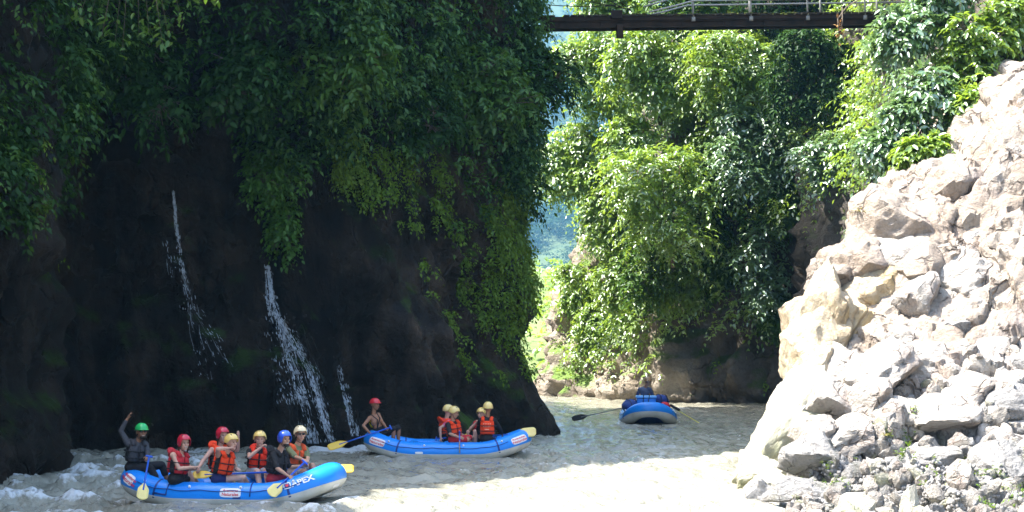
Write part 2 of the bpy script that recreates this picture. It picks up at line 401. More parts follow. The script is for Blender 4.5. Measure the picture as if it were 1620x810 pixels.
far_cliff, FV, FN, FB = cliff('cliff', FP, 330, 120, fh, fo, fd, [M['rock_far']],
                              lambda c: 1.1 - .75 * smooth(5.5, 8.5, c[:, 0] + 1.5 * fbm(c * .35, 4, 90)), inland=60, rise=.5)  # shade of the right-hand recess painted into the rock tint

# right-hand hillside behind the pale rocks
RP = [(12.6, 72, .3), (11.9, 64, .6), (11.0, 57, 1), (10.3, 52, 1), (10.0, 48.5, 1), (10.8, 46.0, 1), (13, 45, 1), (18, 43, .6), (24, 30, .2), (28, 0, .1)]
def rh(x, y, s): return 15 + 0 * x
def ro(X, Y, Z): return -.20 * np.clip(Z - 4, 0, 30) - .1 * np.clip(Z, 0, 4)
def rd(P): return .6 * fbm(P * .3, 5, 41) + .3 * (ridged(P * np.array([.7, .7, .25]), 4, 43) - .7)
hill_r, RV, RN, RB = cliff('hillside', RP, 160, 60, rh, ro, rd, [M['rock_tower']], inland=40, rise=.45)

# ------------------------------------------------------------------ pale rocky bank on the right
def worley(P, sites):
    d1 = np.full(len(P), 1e9); d2 = np.full(len(P), 1e9); idx = np.zeros(len(P), int)
    for i, q in enumerate(sites):
        d = ((P - q) ** 2).sum(1); c = d < d1
        d2 = np.where(c, d1, np.minimum(d2, d)); idx = np.where(c, i, idx); d1 = np.where(c, d, d1)
    return np.sqrt(d1), np.sqrt(d2), idx
ZR = np.array([(3.4, -1.6), (4.2, -.8), (4.8, .3), (5.5, 1.3), (6.1, 2.1), (6.35, 3.2), (6.6, 4.3), (7.1, 5.0), (7.8, 5.75), (9.0, 6.5), (10.2, 7.0), (10.7, 7.9), (11.5, 8.7), (14, 9.6), (22, 11)])
GT = np.array([(-.6, -.25), (-.2, -.08), (0, .02), (.25, .10), (.45, .24), (.62, .40), (.78, .64), (.9, .86), (1.0, 1.0), (1.3, 1.06), (2, 1.1)])
def bank_z(X, Y):
    lim = (X - np.interp(Y, [26, 32, 36, 38.4, 39.6, 41, 43, 46, 49], [5.2, 4.75, 4.55, 4.6, 5.35, 6.15, 6.5, 7.0, 7.4])) * 3.2 - .2
    return np.minimum(lim, np.interp(X, ZR[:, 0], ZR[:, 1]) * np.where(np.interp(X, ZR[:, 0], ZR[:, 1]) < 0, 1, np.interp((Y - 32.6) / 10.2, GT[:, 0], GT[:, 1])))
nx_, ny_ = 330, 320
gx = np.interp(np.linspace(0, 1, nx_), [0, .16, .36, .86, 1], [3.4, 6.0, 6.9, 13.5, 24]); gy = np.interp(np.linspace(0, 1, ny_), [0, .06, .93, 1], [22, 30, 44.5, 49])
X, Y = np.meshgrid(gx, gy, indexing='ij')
warp = .35 * fbm(np.stack([X.ravel(), Y.ravel(), 0 * X.ravel()], -1) * .55, 4, 60).reshape(X.shape)
Zb = bank_z(X + warp, Y + .8 * warp)
P0 = np.stack([X, Y, Zb], -1); gu = np.gradient(P0, axis=0); gv = np.gradient(P0, axis=1); NB = np.cross(gu, gv); NB /= np.linalg.norm(NB, axis=-1)[..., None]
P3 = P0.reshape(-1, 3); NB = NB.reshape(-1, 3); rs = np.random.RandomState(4)
ok = np.where((P3[:, 0] > 3.5) & (P3[:, 0] < 14) & (P3[:, 1] > 29) & (P3[:, 1] < 46))[0]
area = np.linalg.norm(np.cross(gu, gv), axis=-1).ravel()[ok]; area /= area.sum()
wv = np.stack([fbm(P3 * .9, 3, 61 + i) for i in range(3)], -1); D = np.zeros(len(P3))
for (n, amp, tilt, ck, cw, ws) in ((110, .20, .38, .20, .10, .35), (700, .09, .42, .08, .05, .14), (1500, .03, .35, .03, .03, .08)):
    st = P3[rs.choice(ok, n, p=area)] + rs.normal(size=(n, 3)) * .1; hh = rs.uniform(-1, 1, n); tl = rs.uniform(-1, 1, (n, 3)) * tilt
    Q_ = P3 + wv * ws; d1, d2, ii = worley(Q_, st); loc = Q_ - st[ii]
    D += amp * hh[ii] + np.clip((tl[ii] * loc).sum(1), -.3, .3) - ck * np.exp(-((d2 - d1) / cw) ** 2)
ts = P3 @ np.array([-.42, -.2, .9]) * 2.3 + .6 * fbm(P3 * .6, 3, 69); D += .13 * (ts - np.floor(ts) - .5) * smooth(-.3, .4, fbm(P3 * .35, 3, 70) + .2)
D *= 1 - .6 * smooth(1.8, 3.0, P3[:, 2]) * (1 - .0 * P3[:, 0])
D += .04 * fbm(P3 * 3.5, 4, 66) + .05 * ridged(P3 * 1.1, 4, 68)
V = P3 + NB * D[:, None]
F = grid_faces(nx_, ny_)
c = V[F].mean(1); n = fbm(c * .45, 4, 88)
mi = np.zeros(len(F), int)
mi[(c[:, 2] + .5 * n > 3.0)] = 2
mi[(c[:, 0] + .5 * n < 7.2) & (c[:, 2] > 1.6)] = 1
mi[(c[:, 2] + .35 * n < 1.0)] = 3
bank = tag(link('rocky_bank', npmesh('rocky_bank', V, F, [M['rock_light'], M['rock_cream'], M['rock_pink'], M['rock_grey']], True, mi)), kind='structure')
bank.data.set_sharp_from_angle(angle=math.radians(38))
BB = BVHTree.FromPolygons(V.tolist(), F.tolist())

def rock_mesh(name, seed, m, sub=4, facets=24, rough=.10, fsharp=1.0):
    r = np.random.RandomState(seed); bm = bmesh.new(); bmesh.ops.create_icosphere(bm, subdivisions=sub, radius=1)
    me = bpy.data.meshes.new(name); bm.to_mesh(me); bm.free()
    P = np.array([v.co[:] for v in me.vertices]); nrm = r.normal(size=(facets, 3)); nrm /= np.linalg.norm(nrm, axis=1)[:, None]; d = r.uniform(.66, .98, facets)
    q = (P @ nrm.T) / d; rr = 1 / np.maximum(np.max(q, 1), .8) * fsharp + (1 - fsharp)
    rr = rr * (1 + .5 * rough * fbm(P * 1.3 + seed, 3, seed) + .45 * rough * fbm(P * 4.5 + seed, 4, seed + 3) - .5 * rough * np.clip(ridged(P * 1.8 + seed, 4, seed + 5) - 1.2, 0, 1))
    P = P * rr[:, None]
    me.vertices.foreach_set('co', P.astype(np.float32).ravel()); me.materials.append(m)
    me.polygons.foreach_set('use_smooth', np.ones(len(me.polygons), dtype=bool)); me.update(); me.set_sharp_from_angle(angle=math.radians(28))
    return me

# big blocks that can be told apart: photo pixel centre, distance, half sizes (m), rotation, seed, material
BL = [((1240, 700), 38.7, (.66, .9, 1.45), (6, 27, 5), 3, 'rock_toe', 5), ((1268, 640), 39.6, (.55, .8, 1.0), (0, 20, 20), 21, 'rock_toe', 5), ((1200, 752), 38.2, (.44, .7, .42), (0, 35, 40), 31, 'rock_toe', 4), ((1222, 780), 37.2, (.5, .7, .4), (0, 10, 20), 41, 'rock_toe', 4),
      ((1322, 530), 41.2, (.95, 1.0, 1.35), (6, 6, 20), 5, 'rock_cream', 5), ((1292, 590), 40.6, (.5, .7, .6), (0, 5, 70), 6, 'rock_cream', 4), ((1402, 500), 41.4, (.85, .8, .75), (0, -12, 40), 8, 'rock_cream', 4),
      ((1352, 432), 42.2, (1.0, 1.0, .85), (0, 10, 15), 9, 'rock_pink', 5), ((1418, 372), 43.0, (1.05, 1.1, .9), (0, -25, 30), 12, 'rock_pink', 5), ((1325, 440), 41.7, (.42, .5, .35), (0, 10, 55), 13, 'rock_pink', 4),
      ((1478, 395), 42.6, (.75, .8, .95), (0, 10, 80), 14, 'rock_pink', 4), ((1505, 322), 43.3, (.9, 1.0, .85), (0, -20, 10), 15, 'rock_pink', 5), ((1575, 325), 42.8, (1.0, 1.0, 1.2), (5, 14, 35), 17, 'rock_pink', 5),
      ((1600, 255), 43.6, (.65, .9, .95), (0, 22, 60), 18, 'rock_grey', 5), ((1650, 205), 44.2, (.8, .9, 1.15), (0, -14, 20), 19, 'rock_light', 5), ((1530, 460), 41.4, (.9, .8, .6), (0, -22, 15), 20, 'rock_light', 5),
      ((1600, 440), 41.4, (.7, .7, .75), (0, 18, 65), 22, 'rock_pink', 4), ((1500, 535), 40.2, (.7, .7, .55), (0, -8, 25), 23, 'rock_grey', 4), ((1450, 470), 41.2, (.45, .6, .5), (0, 10, 5), 24, 'rock_light', 4),
      ((1605, 530), 40.0, (.7, .7, .5), (0, 12, 45), 25, 'rock_light', 4), ((1590, 735), 35.4, (.55, .6, .48), (10, -12, 30), 26, 'rock_grey', 5), ((1275, 720), 36.4, (.5, .7, .42), (0, -15, 50), 27, 'rock_grey', 4),
      ((1345, 690), 36.9, (.6, .7, .35), (0, -18, 20), 28, 'rock_light', 4), ((1420, 655), 37.4, (.7, .7, .38), (0, -16, 70), 29, 'rock_light', 4), ((1530, 625), 38.0, (.8, .7, .42), (0, -20, 10), 30, 'rock_light', 4),
      ((1380, 590), 39.0, (.8, .8, .55), (0, -26, 35), 32, 'rock_light', 5), ((1455, 575), 39.2, (.6, .7, .42), (0, -20, 65), 33, 'rock_light', 4), ((1310, 640), 38.4, (.6, .7, .5), (0, -30, 15), 34, 'rock_light', 4),
      ((1600, 640), 37.4, (.6, .6, .4), (0, -10, 75), 35, 'rock_grey', 4), ((1480, 725), 35.8, (.55, .6, .25), (0, -8, 25), 36, 'rock_grey', 4), ((1255, 775), 34.6, (.4, .6, .25), (0, -8, 65), 37, 'rock_grey', 4),
      ((1305, 505), 40.9, (.55, .8, 1.15), (4, 4, 25), 71, 'rock_cream', 5), ((1372, 455), 41.6, (.75, .8, .7), (0, -20, 20), 72, 'rock_cream', 5), ((1288, 555), 40.6, (.5, .8, .95), (0, 6, 60), 75, 'rock_cream', 5), ((1296, 600), 40.2, (.55, .7, .75), (0, 10, 40), 73, 'rock_cream', 5), ((1290, 560), 40.8, (.35, .6, .7), (0, 8, 10), 74, 'rock_cream', 4),
      ((1460, 330), 43.3, (.6, .8, .6), (0, -22, 30), 51, 'rock_light', 4), ((1560, 300), 43.4, (.7, .8, .65), (0, -25, 50), 52, 'rock_pink', 4), ((1610, 265), 43.0, (.7, .8, .7), (0, 10, 20), 53, 'rock_light', 4),
      ((1535, 370), 42.5, (.7, .8, .7), (8, -18, 70), 54, 'rock_pink', 4), ((1610, 375), 42.1, (.65, .7, .6), (0, -25, 15), 55, 'rock_pink', 4), ((1455, 420), 42.0, (.7, .7, .6), (0, -15, 35), 56, 'rock_pink', 4),
      ((1395, 410), 42.3, (.6, .7, .5), (0, -28, 60), 57, 'rock_light', 4), ((1500, 440), 41.7, (.65, .7, .5), (0, -30, 5), 58, 'rock_light', 4), ((1560, 415), 41.9, (.55, .7, .5), (0, -20, 80), 59, 'rock_grey', 4),
      ((1480, 500), 40.8, (.7, .7, .5), (0, -28, 25), 60, 'rock_light', 4), ((1550, 505), 40.7, (.7, .7, .45), (0, -24, 55), 61, 'rock_light', 4), ((1430, 545), 40.2, (.6, .7, .5), (0, -30, 15), 62, 'rock_light', 4),
      ((1555, 565), 39.4, (.8, .7, .5), (0, -22, 35), 63, 'rock_light', 4), ((1620, 580), 38.9, (.6, .7, .5), (0, -10, 65), 64, 'rock_grey', 4), ((1335, 590), 39.9, (.6, .7, .6), (0, -35, 10), 65, 'rock_light', 4),
      ((1290, 690), 37.2, (.5, .6, .5), (0, -20, 45), 66, 'rock_light', 4), ((1375, 640), 37.9, (.65, .7, .4), (0, -28, 5), 67, 'rock_light', 4), ((1480, 655), 37.1, (.6, .7, .35), (0, -22, 75), 68, 'rock_light', 4)]
for (pp, Yd, sz, rot, sd, mk, sub) in BL:
    if pp[1] < 480 and pp[0] > 1390:
        k_ = 1.02 if pp[1] < 360 else 1.2; sz = tuple(v * k_ for v in sz); Yd -= .45
    o = link('boulder', rock_mesh('boulder', sd, M[mk], sub, 13 if sub == 5 else 17, .13, .93), bank)
    o.location = px(*pp, Yd); o.scale = sz; o.rotation_euler = [math.radians(a) for a in rot]

# loose stones lying on the bank
smesh = [rock_mesh('stone', 100 + i, M[['rock_light', 'rock_grey', 'rock_light', 'rock_toe', 'rock_light'][i % 5]], 2, 10, .12, 1.0) for i in range(15)]
for me in smesh: me.polygons.foreach_set('use_smooth', np.zeros(len(me.polygons), dtype=bool))
rs = np.random.RandomState(11); ns = 0
while ns < 270:
    x, y = rs.uniform(1245, 1640), 540 + 290 * rs.beta(1.7, .9)
    if y < 800 - (x - 1245) * 1.1 and y < 640: continue
    p, nn = hit(BB, x, y)
    if p is None or p.z < -.1: continue
    r = rs.choice([.07, .10, .15, .22], p=[.32, .33, .24, .11]) * rs.uniform(.8, 1.25)
    o = link('stone', smesh[rs.randint(15)], bank); o.location = p + nn * r * .25
    o.scale = (r * rs.uniform(.8, 1.5), r * rs.uniform(.8, 1.3), r * rs.uniform(.55, .95)); o.rotation_euler = rs.uniform(0, 6, 3); ns += 1
# gravel between them
V, F = [], []; bm = smesh[0]; base = np.array([v.co[:] for v in bm.vertices]); bf = np.array([list(p.vertices) for p in bm.polygons]); ng = 0
small = rock_mesh('pebble', 200, M['rock_grey'], 1, 8, .1, 1.0); base = np.array([v.co[:] for v in small.vertices]); bf = np.array([list(p.vertices) for p in small.polygons])
bpy.data.meshes.remove(small)
while ng < 800:
    x, y = rs.uniform(1290, 1660), rs.uniform(730, 840); p, nn = hit(BB, x, y)
    if p is None or p.z < -.1: continue
    r = rs.uniform(.025, .06); a = rs.uniform(0, 6); R = np.array(Matrix.Rotation(a, 3, rs.normal(size=3)))
    V.append((base * (np.array([1.2, 1, .8]) * r)) @ R.T + np.array(p + nn * r * .3)); F.append(bf + ng * len(base)); ng += 1
gr = link('gravel', npmesh('gravel', np.concatenate(V), np.concatenate(F), [M['rock_grey']]), bank); gr['kind'] = 'stuff'

# ------------------------------------------------------------------ river, river bed, hills
def river_mat():
    m = bpy.data.materials.new('river_water'); m.use_nodes = True; t = m.node_tree; N = t.nodes; L = t.links; b = N['Principled BSDF']
    b.inputs['Roughness'].default_value = .12; b.inputs['IOR'].default_value = 1.33; b.inputs['Specular IOR Level'].default_value = .5
    tc = N.new('ShaderNodeTexCoord')
    def nz(sc, d, vs):
        mp = N.new('ShaderNodeMapping'); mp.inputs['Scale'].default_value = vs; L.new(tc.outputs['Object'], mp.inputs[0])
        n = N.new('ShaderNodeTexNoise'); n.inputs['Scale'].default_value = sc; n.inputs['Detail'].default_value = d; n.inputs['Roughness'].default_value = .6; L.new(mp.outputs[0], n.inputs['Vector']); return n.outputs[0]
    at = N.new('ShaderNodeAttribute'); at.attribute_name = 'foam'
    fn = nz(9, 10, (1, .5, 1))
    ad = N.new('ShaderNodeMath'); ad.operation = 'ADD'; L.new(at.outputs['Fac'], ad.inputs[0]); L.new(fn, ad.inputs[1])
    rp = N.new('ShaderNodeValToRGB'); rp.color_ramp.elements[0].position = .74; rp.color_ramp.elements[1].position = 1.12
    L.new(ad.outputs[0], rp.inputs[0])
    cr = N.new('ShaderNodeValToRGB'); cr.color_ramp.elements[0].color = (.22, .212, .165, 1); cr.color_ramp.elements[1].color = (.31, .30, .24, 1)
    cr.color_ramp.elements[0].position = .35; cr.color_ramp.elements[1].position = .68; L.new(nz(.6, 5, (1, .5, 1)), cr.inputs[0])
    mx = N.new('ShaderNodeMix'); mx.data_type = 'RGBA'; L.new(rp.outputs[0], mx.inputs[0]); L.new(cr.outputs[0], mx.inputs[6]); mx.inputs[7].default_value = (.56, .58, .58, 1)
    L.new(mx.outputs[2], b.inputs['Base Color'])
    rr = N.new('ShaderNodeMapRange'); rr.inputs['To Min'].default_value = .06; rr.inputs['To Max'].default_value = .7; L.new(rp.outputs[0], rr.inputs[0]); L.new(rr.outputs[0], b.inputs['Roughness'])
    h = N.new('ShaderNodeMath'); h.operation = 'MULTIPLY_ADD'; h.inputs[1].default_value = .4; L.new(nz(7, 5, (1, .75, 1)), h.inputs[0]); L.new(nz(2.4, 4, (1, .7, 1)), h.inputs[2])
    bp = N.new('ShaderNodeBump'); bp.inputs['Strength'].default_value = .9; bp.inputs['Distance'].default_value = .16; L.new(h.outputs[0], bp.inputs['Height']); L.new(bp.outputs[0], b.inputs['Normal'])
    return m
nyw, nxw = 520, 340
yw = 1 / np.linspace(1 / 26.0, 1 / 118.0, nyw); yw = np.r_[np.linspace(-40, 25, 24), yw, np.linspace(122, 240, 12)]
uw = np.linspace(-1, 1, nxw); nyw = len(yw)
half = np.interp(yw, [-40, 26, 60, 118, 240], [30, 11.5, 17.5, 30, 60])
Xw = half[:, None] * uw[None, :]; Yw = np.repeat(yw[:, None], nxw, 1)
Q = np.stack([Xw.ravel(), Yw.ravel(), 0 * Xw.ravel()], -1)
rap = smooth(-4.5, -8.5, Q[:, 0]) * smooth(50, 44, Q[:, 1]) * smooth(20, 30, Q[:, 1])           # rapid on the left
rap = np.maximum(rap, .75 * smooth(36.6, 33.5, Q[:, 1]) * smooth(-12, -9, Q[:, 0]) * smooth(6, 1, Q[:, 0]))
wq = Q + np.stack([fbm(Q * .5, 2, 90), fbm(Q * .5 + 9, 2, 91), 0 * Q[:, 0]], -1) * .5
w1 = ridged(wq * np.array([.45, .85, 1]), 3, 101) - 1.0
w2 = ridged(wq * np.array([1.4, 2.2, 1]), 3, 105) - 1.0
w3 = fbm(Q * np.array([2.6, 3.8, 1]), 3, 107)
calm = 1 - .75 * np.exp(-(((Q[:, 0] + 5.2) / 2.6) ** 2 + ((Q[:, 1] - 35.3) / 1.6) ** 2)) 
Zw = (.055 * w1 + .05 * w2 + .045 * w3) * (.6 + .6 * smooth(75, 40, Q[:, 1])) * calm + rap * calm * (.13 * w1 + .06 * w2)
foam = np.clip(rap * (.38 + .6 * w1 + .35 * w2), 0, .62) + .16 * np.clip(w2 + w1 - .2, 0, 1)
st_ = fbm(wq * np.array([.30, 1.7, 1]), 4, 131); foam = foam + .30 * smooth(.25, .75, st_) * smooth(.1, .6, w2 + .6) * (.35 + .65 * smooth(-2.5, 1.5, Q[:, 0]))
# disturbed water along the hulls of the rafts
for fx, fy, a_, hl, hw_ in ((-5.3, 36.0, -.19, 2.15, .98), (-1.65, 48.5, -.035, 2.1, .98), (4.75, 66.2, 1.54, 2.1, 1.0)):
    dx_, dy_ = Q[:, 0] - fx, Q[:, 1] - fy; lx, ly = dx_ * math.cos(a_) + dy_ * math.sin(a_), -dx_ * math.sin(a_) + dy_ * math.cos(a_)
    dd = ((np.abs(lx) / hl) ** 3 + (np.abs(ly) / hw_) ** 3) ** (1 / 3); foam = foam + .34 * np.exp(-((dd - 1.06) / .11) ** 2) * (.5 + .8 * np.clip(w2 + .8, 0, 1)); Zw = Zw + .035 * np.exp(-((dd - 1.1) / .12) ** 2)
# foam where the falls land
for fx, fy in ((-5.0, 50.5), (-4.6, 51.0), (-3.9, 52.4), (-8.3, 50)):
    foam = foam + .45 * np.exp(-((Q[:, 0] - fx) ** 2 / .5 + (Q[:, 1] - fy) ** 2 / 1.2))
me = npmesh('river', np.c_[Q[:, :2], Zw], grid_faces(nyw, nxw)[:, ::-1], [river_mat()], True)
at = me.attributes.new('foam', 'FLOAT', 'POINT'); at.data.foreach_set('value', foam.astype(np.float32))
tag(link('river', me), kind='structure')
me = npmesh('ground', [(-3000, -600, -1.6), (3000, -600, -1.6), (3000, 4900, -1.6), (-3000, 4900, -1.6)], [[0, 1, 2, 3]], [mat('river_bed', (.12, .11, .08), .95, noise=(.2, (.07, .09, .04), .8))])
tag(link('ground', me), kind='structure')
# far hillside seen through the gap
hx = np.linspace(-900, 1300, 90); hy = np.linspace(800, 4600, 110); HX, HYY = np.meshgrid(hx, hy, indexing='ij')
def hillz(x, y): return -1 + 980 * smooth(1000, 4000, y + .3 * x) ** 1.1 + 40 * fbm(np.stack([x, y, 0 * x], -1) * .004, 4, 120) * smooth(850, 1500, y)
HZ = hillz(HX.ravel(), HYY.ravel())
tag(link('hill', npmesh('hill', np.c_[HX.ravel(), HYY.ravel(), HZ], grid_faces(90, 110), [mat('forest_floor', (.04, .07, .025), .95, noise=(.05, (.08, .11, .04), .7))], True)), kind='structure')

# ------------------------------------------------------------------ foliage
def nrm(A): return A / np.maximum(np.linalg.norm(A, axis=-1, keepdims=True), 1e-9)
UPV = np.array([0, 0, 1.0])
def spray_leaves(r, base, out, length, k, ll, lw, droop=.5, shape6=True):
    """leaflets along short arching twigs; returns V, F"""
    n = len(base); out = nrm(out); length = np.broadcast_to(length, (n,))
    t = np.linspace(.2, 1, k); VV = []
    lat = nrm(np.cross(out, UPV + r.normal(size=(n, 3)) * .35))
    for i, ti in enumerate(t):
        p = base + out * (length * ti)[:, None] - UPV * (droop * length * ti ** 2)[:, None]
        tan = nrm(out - UPV * 2 * droop * ti)
        for s in ((-1, 1) if i < k - 1 else (0,)):
            ax = nrm(tan * (.55 if s else 1) + lat * s * .85 - UPV * .22 + r.normal(size=(n, 3)) * .28)
            nn = UPV * .75 + out * .45 + r.normal(size=(n, 3)) * .33
            nn = nrm(nn - ax * (nn * ax).sum(1)[:, None]); w = np.cross(nn, ax)
            l = (ll * r.uniform(.45, 1.4, n))[:, None]; ww = l * lw / ll
            if shape6:
                V = np.stack([p, p + ax * l * .28 + w * ww * .46 + nn * ww * .13, p + ax * l * .66 + w * ww * .40 + nn * ww * .10, p + ax * l - nn * l * .10,
                              p + ax * l * .66 - w * ww * .40 + nn * ww * .10, p + ax * l * .28 - w * ww * .46 + nn * ww * .13], 1)
            else:
                V = np.stack([p, p + ax * l * .45 + w * ww * .5 + nn * ww * .1, p + ax * l - nn * l * .1, p + ax * l * .45 - w * ww * .5 + nn * ww * .1], 1)
            VV.append(V)
    V = np.concatenate(VV); m = V.shape[1]; o = np.arange(len(V))[:, None] * m
    F = np.concatenate([o + np.array([0, 1, 2, 3]), o + np.array([0, 3, 4, 5])]) if m == 6 else np.concatenate([o + np.array([0, 1, 2]), o + np.array([0, 2, 3])])
    return V.reshape(-1, 3), F

def blob_sprays(r, blobs, n, up=.25):
    """points + outward directions on a set of ellipsoid clumps ((c),(radii))"""
    C = np.array([b[0] for b in blobs], float); R = np.array([b[1] for b in blobs], float)
    w = (R[:, 0] * R[:, 2]) + .02; i = r.choice(len(blobs), n, p=w / w.sum())
    d = nrm(r.normal(size=(n, 3)) + UPV * up); f = r.uniform(.45, 1.0, n) ** .6
    return C[i] + d * R[i] * f[:, None], nrm(d + r.normal(size=(n, 3)) * .35)

def tube_mesh(mb, pts, r0, r1, n=7):
    m = len(pts); mb.tube(pts, [r0 + (r1 - r0) * i / (m - 1) for i in range(m)], n)

def plant(name, label, cat, loc, blobs, n, k, slen, ll, lw, m, trunk=None, group=None, droop=.5, seed=0, up=.25, bark='bark', shape6=True, parts=('crown', 'trunk')):
    """loc: base on the ground or rock; blobs in offsets from it"""
    r = np.random.RandomState(seed + 50); e = empty(name, loc, label, cat, group)
    b, o = blob_sprays(r, blobs, n, up)
    V, F = spray_leaves(r, b, o, slen * r.uniform(.6, 1.3, n), k, ll, lw, droop, shape6)
    link(parts[0], npmesh(parts[0], V, F, [M[m]]), e)
    mb = MB()
    tops = [Vector(x[0]) for x in blobs]
    if trunk:
        h, rad = trunk; top = Vector((0, 0, 0))
        for q in tops: top += q / len(tops)
        mid = Vector((top.x * .35, top.y * .35, top.z * .45)); fork = Vector((top.x * .8, top.y * .8, top.z * .75))
        tube_mesh(mb, [(0, 0, -.3), mid, fork], rad, rad * .6, 9)
        for q in tops:
            md = fork.lerp(q, .5) + Vector((r.uniform(-.2, .2), r.uniform(-.2, .2), .15)); tube_mesh(mb, [fork, md, q], rad * .42, rad * .12, 6)
    else:
        for q in tops: tube_mesh(mb, [(0, 0, 0), q * .5 + Vector((0, 0, .12)), q], .03, .012, 5)
    for j in range(0, min(n, 90)):
        p, d = Vector(b[j]), Vector(o[j]); c = min(tops, key=lambda q: (q - p).length); tube_mesh(mb, [c, c.lerp(p, .6), p + d * slen * .5], .022, .006, 4)
    mb.obj(parts[1], M[bark], e)
    return e

def creepers(name, label, V, N, mask, n, spc, rad, k, slen, ll, lw, m, parent=None, seed=0, droop=.6, off=.15, extra=None):
    """leafy cover over a cliff: mask(x, y, P) -> probability; one uncountable mass"""
    r = np.random.RandomState(seed + 5)
    Vc = V[1:-1, 1:-1]; du = np.linalg.norm(V[2:, 1:-1] - V[:-2, 1:-1], axis=-1); dv = np.linalg.norm(V[1:-1, 2:] - V[1:-1, :-2], axis=-1)
    P = Vc.reshape(-1, 3); NN = N[1:-1, 1:-1].reshape(-1, 3) if N.shape[1] == V.shape[1] else N[1:-1].repeat(1, 1)
    x, y = proj(np.where(P[:, 1:2] < 5, np.array([[0, -1, 0]]) + 0 * P, P)); w = (du * dv).ravel() * mask(x, y, P); w = np.where(P[:, 1] > 5, w, 0)
    i = r.choice(len(P), n, p=w / w.sum()); C = P[i] + r.normal(size=(n, 3)) * .1; Nn = NN[i]
    sz = rad * r.uniform(.5, 1.4, n)
    c = np.repeat(np.arange(n), spc); d = nrm(r.normal(size=(len(c), 3)) + Nn[c] * .9 + UPV * .1)
    base = C[c] + Nn[c] * off + d * sz[c][:, None] * r.uniform(.3, 1, len(c))[:, None]
    Vv, F = spray_leaves(r, base, d + Nn[c] * .3, slen * r.uniform(.6, 1.4, len(c)), k, ll, lw, droop, False)
    o = link(name, npmesh(name, Vv, F, [M[m]]), parent)
    return tag(o, label, None if parent else 'foliage', kind='stuff')

def poly_in(x, y, pts):
    c = np.zeros(np.shape(x), bool); j = len(pts) - 1
    for i in range(len(pts)):
        xi, yi = pts[i]; xj, yj = pts[j]
        c ^= ((yi > y) != (yj > y)) & (x < (xj - xi) * (y - yi) / (yj - yi + 1e-9) + xi); j = i
    return c
def nz_px(P, sc, seed): return fbm(P * sc, 3, seed)

LNV = np.broadcast_to(LN[:, :1], LV.shape)
FNV = np.broadcast_to(FN[:, :1], FV.shape)
RNV = np.broadcast_to(RN[:, :1], RV.shape)
def m_left(x, y, P):
    edge = np.interp(x, [-400, 0, 60, 130, 260, 340, 400, 470, 520, 580, 640, 700, 760, 830, 900, 1000], [330, 330, 250, 160, 175, 190, 260, 250, 215, 205, 235, 280, 320, 330, 330, 300])
    return smooth(25, -25, y - edge - 75 * nz_px(P, .5, 201) - 45 * nz_px(P, 1.3, 202)) * (P[:, 2] < 19) * (x > -260)
def m_curt(x, y, P):
    a = poly_in(x, y, [(635, 200), (720, 240), (745, 420), (690, 470), (650, 470)]) * 1.0
    b = poly_in(x, y, [(745, 300), (850, 280), (848, 470), (810, 560), (765, 500)]) * .6
    e_ = poly_in(x, y, [(620, 330), (760, 330), (850, 480), (860, 610), (790, 600), (690, 520)]) * .4
    c = e_ + poly_in(x, y, [(660, 430), (760, 450), (790, 590), (740, 600), (690, 560)]) * .35 + poly_in(x, y, [(560, 240), (640, 240), (640, 330), (575, 330)]) * .4 + poly_in(x, y, [(0, 230), (60, 230), (60, 420), (0, 480)]) * .5
    d = poly_in(x, y, [(510, 200), (560, 200), (570, 290), (515, 310)]) * .8
    return (a + b + c + d) * smooth(-.15, .25, nz_px(P * np.array([1, 1, .35]), 1.1, 203))
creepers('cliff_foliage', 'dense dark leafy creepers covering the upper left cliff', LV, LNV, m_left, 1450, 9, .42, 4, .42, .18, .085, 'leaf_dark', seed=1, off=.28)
creepers('cliff_foliage', 'lighter green leaves scattered along the upper left cliff', LV, LNV, m_left, 330, 6, .35, 4, .4, .16, .085, 'leaf_mid', seed=2, off=.6)
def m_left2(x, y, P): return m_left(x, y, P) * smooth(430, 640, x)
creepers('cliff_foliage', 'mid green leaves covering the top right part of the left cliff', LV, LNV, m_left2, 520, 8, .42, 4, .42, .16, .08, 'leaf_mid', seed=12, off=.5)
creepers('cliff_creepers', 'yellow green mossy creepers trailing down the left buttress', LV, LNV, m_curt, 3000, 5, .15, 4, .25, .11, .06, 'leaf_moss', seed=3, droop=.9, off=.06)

def m_far(x, y, P):
    edge = np.interp(x, [700, 860, 900, 960, 1000, 1050, 1100, 1150, 1180, 1230, 1260, 1300, 1420], [585, 580, 568, 560, 548, 572, 548, 545, 520, 520, 455, 270, 250])
    lim = np.interp(y, [-300, 60, 140, 235, 260, 320, 345, 430, 520, 600], [880, 900, 922, 910, 875, 895, 940, 952, 930, 885])
    return smooth(18, -18, y - edge - 45 * nz_px(P, .3, 211)) * (P[:, 2] < 23) * (x > lim + 12) * np.where(x > 1050, .75, 1.0)
def m_farlow(x, y, P):
    return (poly_in(x, y, [(900, 420), (960, 360), (1010, 480), (885, 545)]) * 1.2 + poly_in(x, y, [(870, 540), (1000, 480), (1080, 480), (1090, 560), (1010, 590), (880, 600)]) * 1.0 + poly_in(x, y, [(1190, 380), (1250, 380), (1250, 560), (1200, 540)]) * .5 + poly_in(x, y, [(1060, 500), (1260, 470), (1260, 615), (1060, 610)]) * .35) * smooth(-.2, .2, nz_px(P, .5, 215))
creepers('cliff_foliage', 'sunlit creepers and undergrowth covering the far cliff', FV, FNV, m_far, 2900, 10, .75, 4, .5, .19, .095, 'leaf_lit', seed=4, off=.55)
creepers('cliff_creepers', 'short yellowish moss and plants on the far river bank rocks', FV, FNV, m_farlow, 850, 6, .2, 3, .28, .14, .07, 'leaf_moss', seed=5, off=.05)
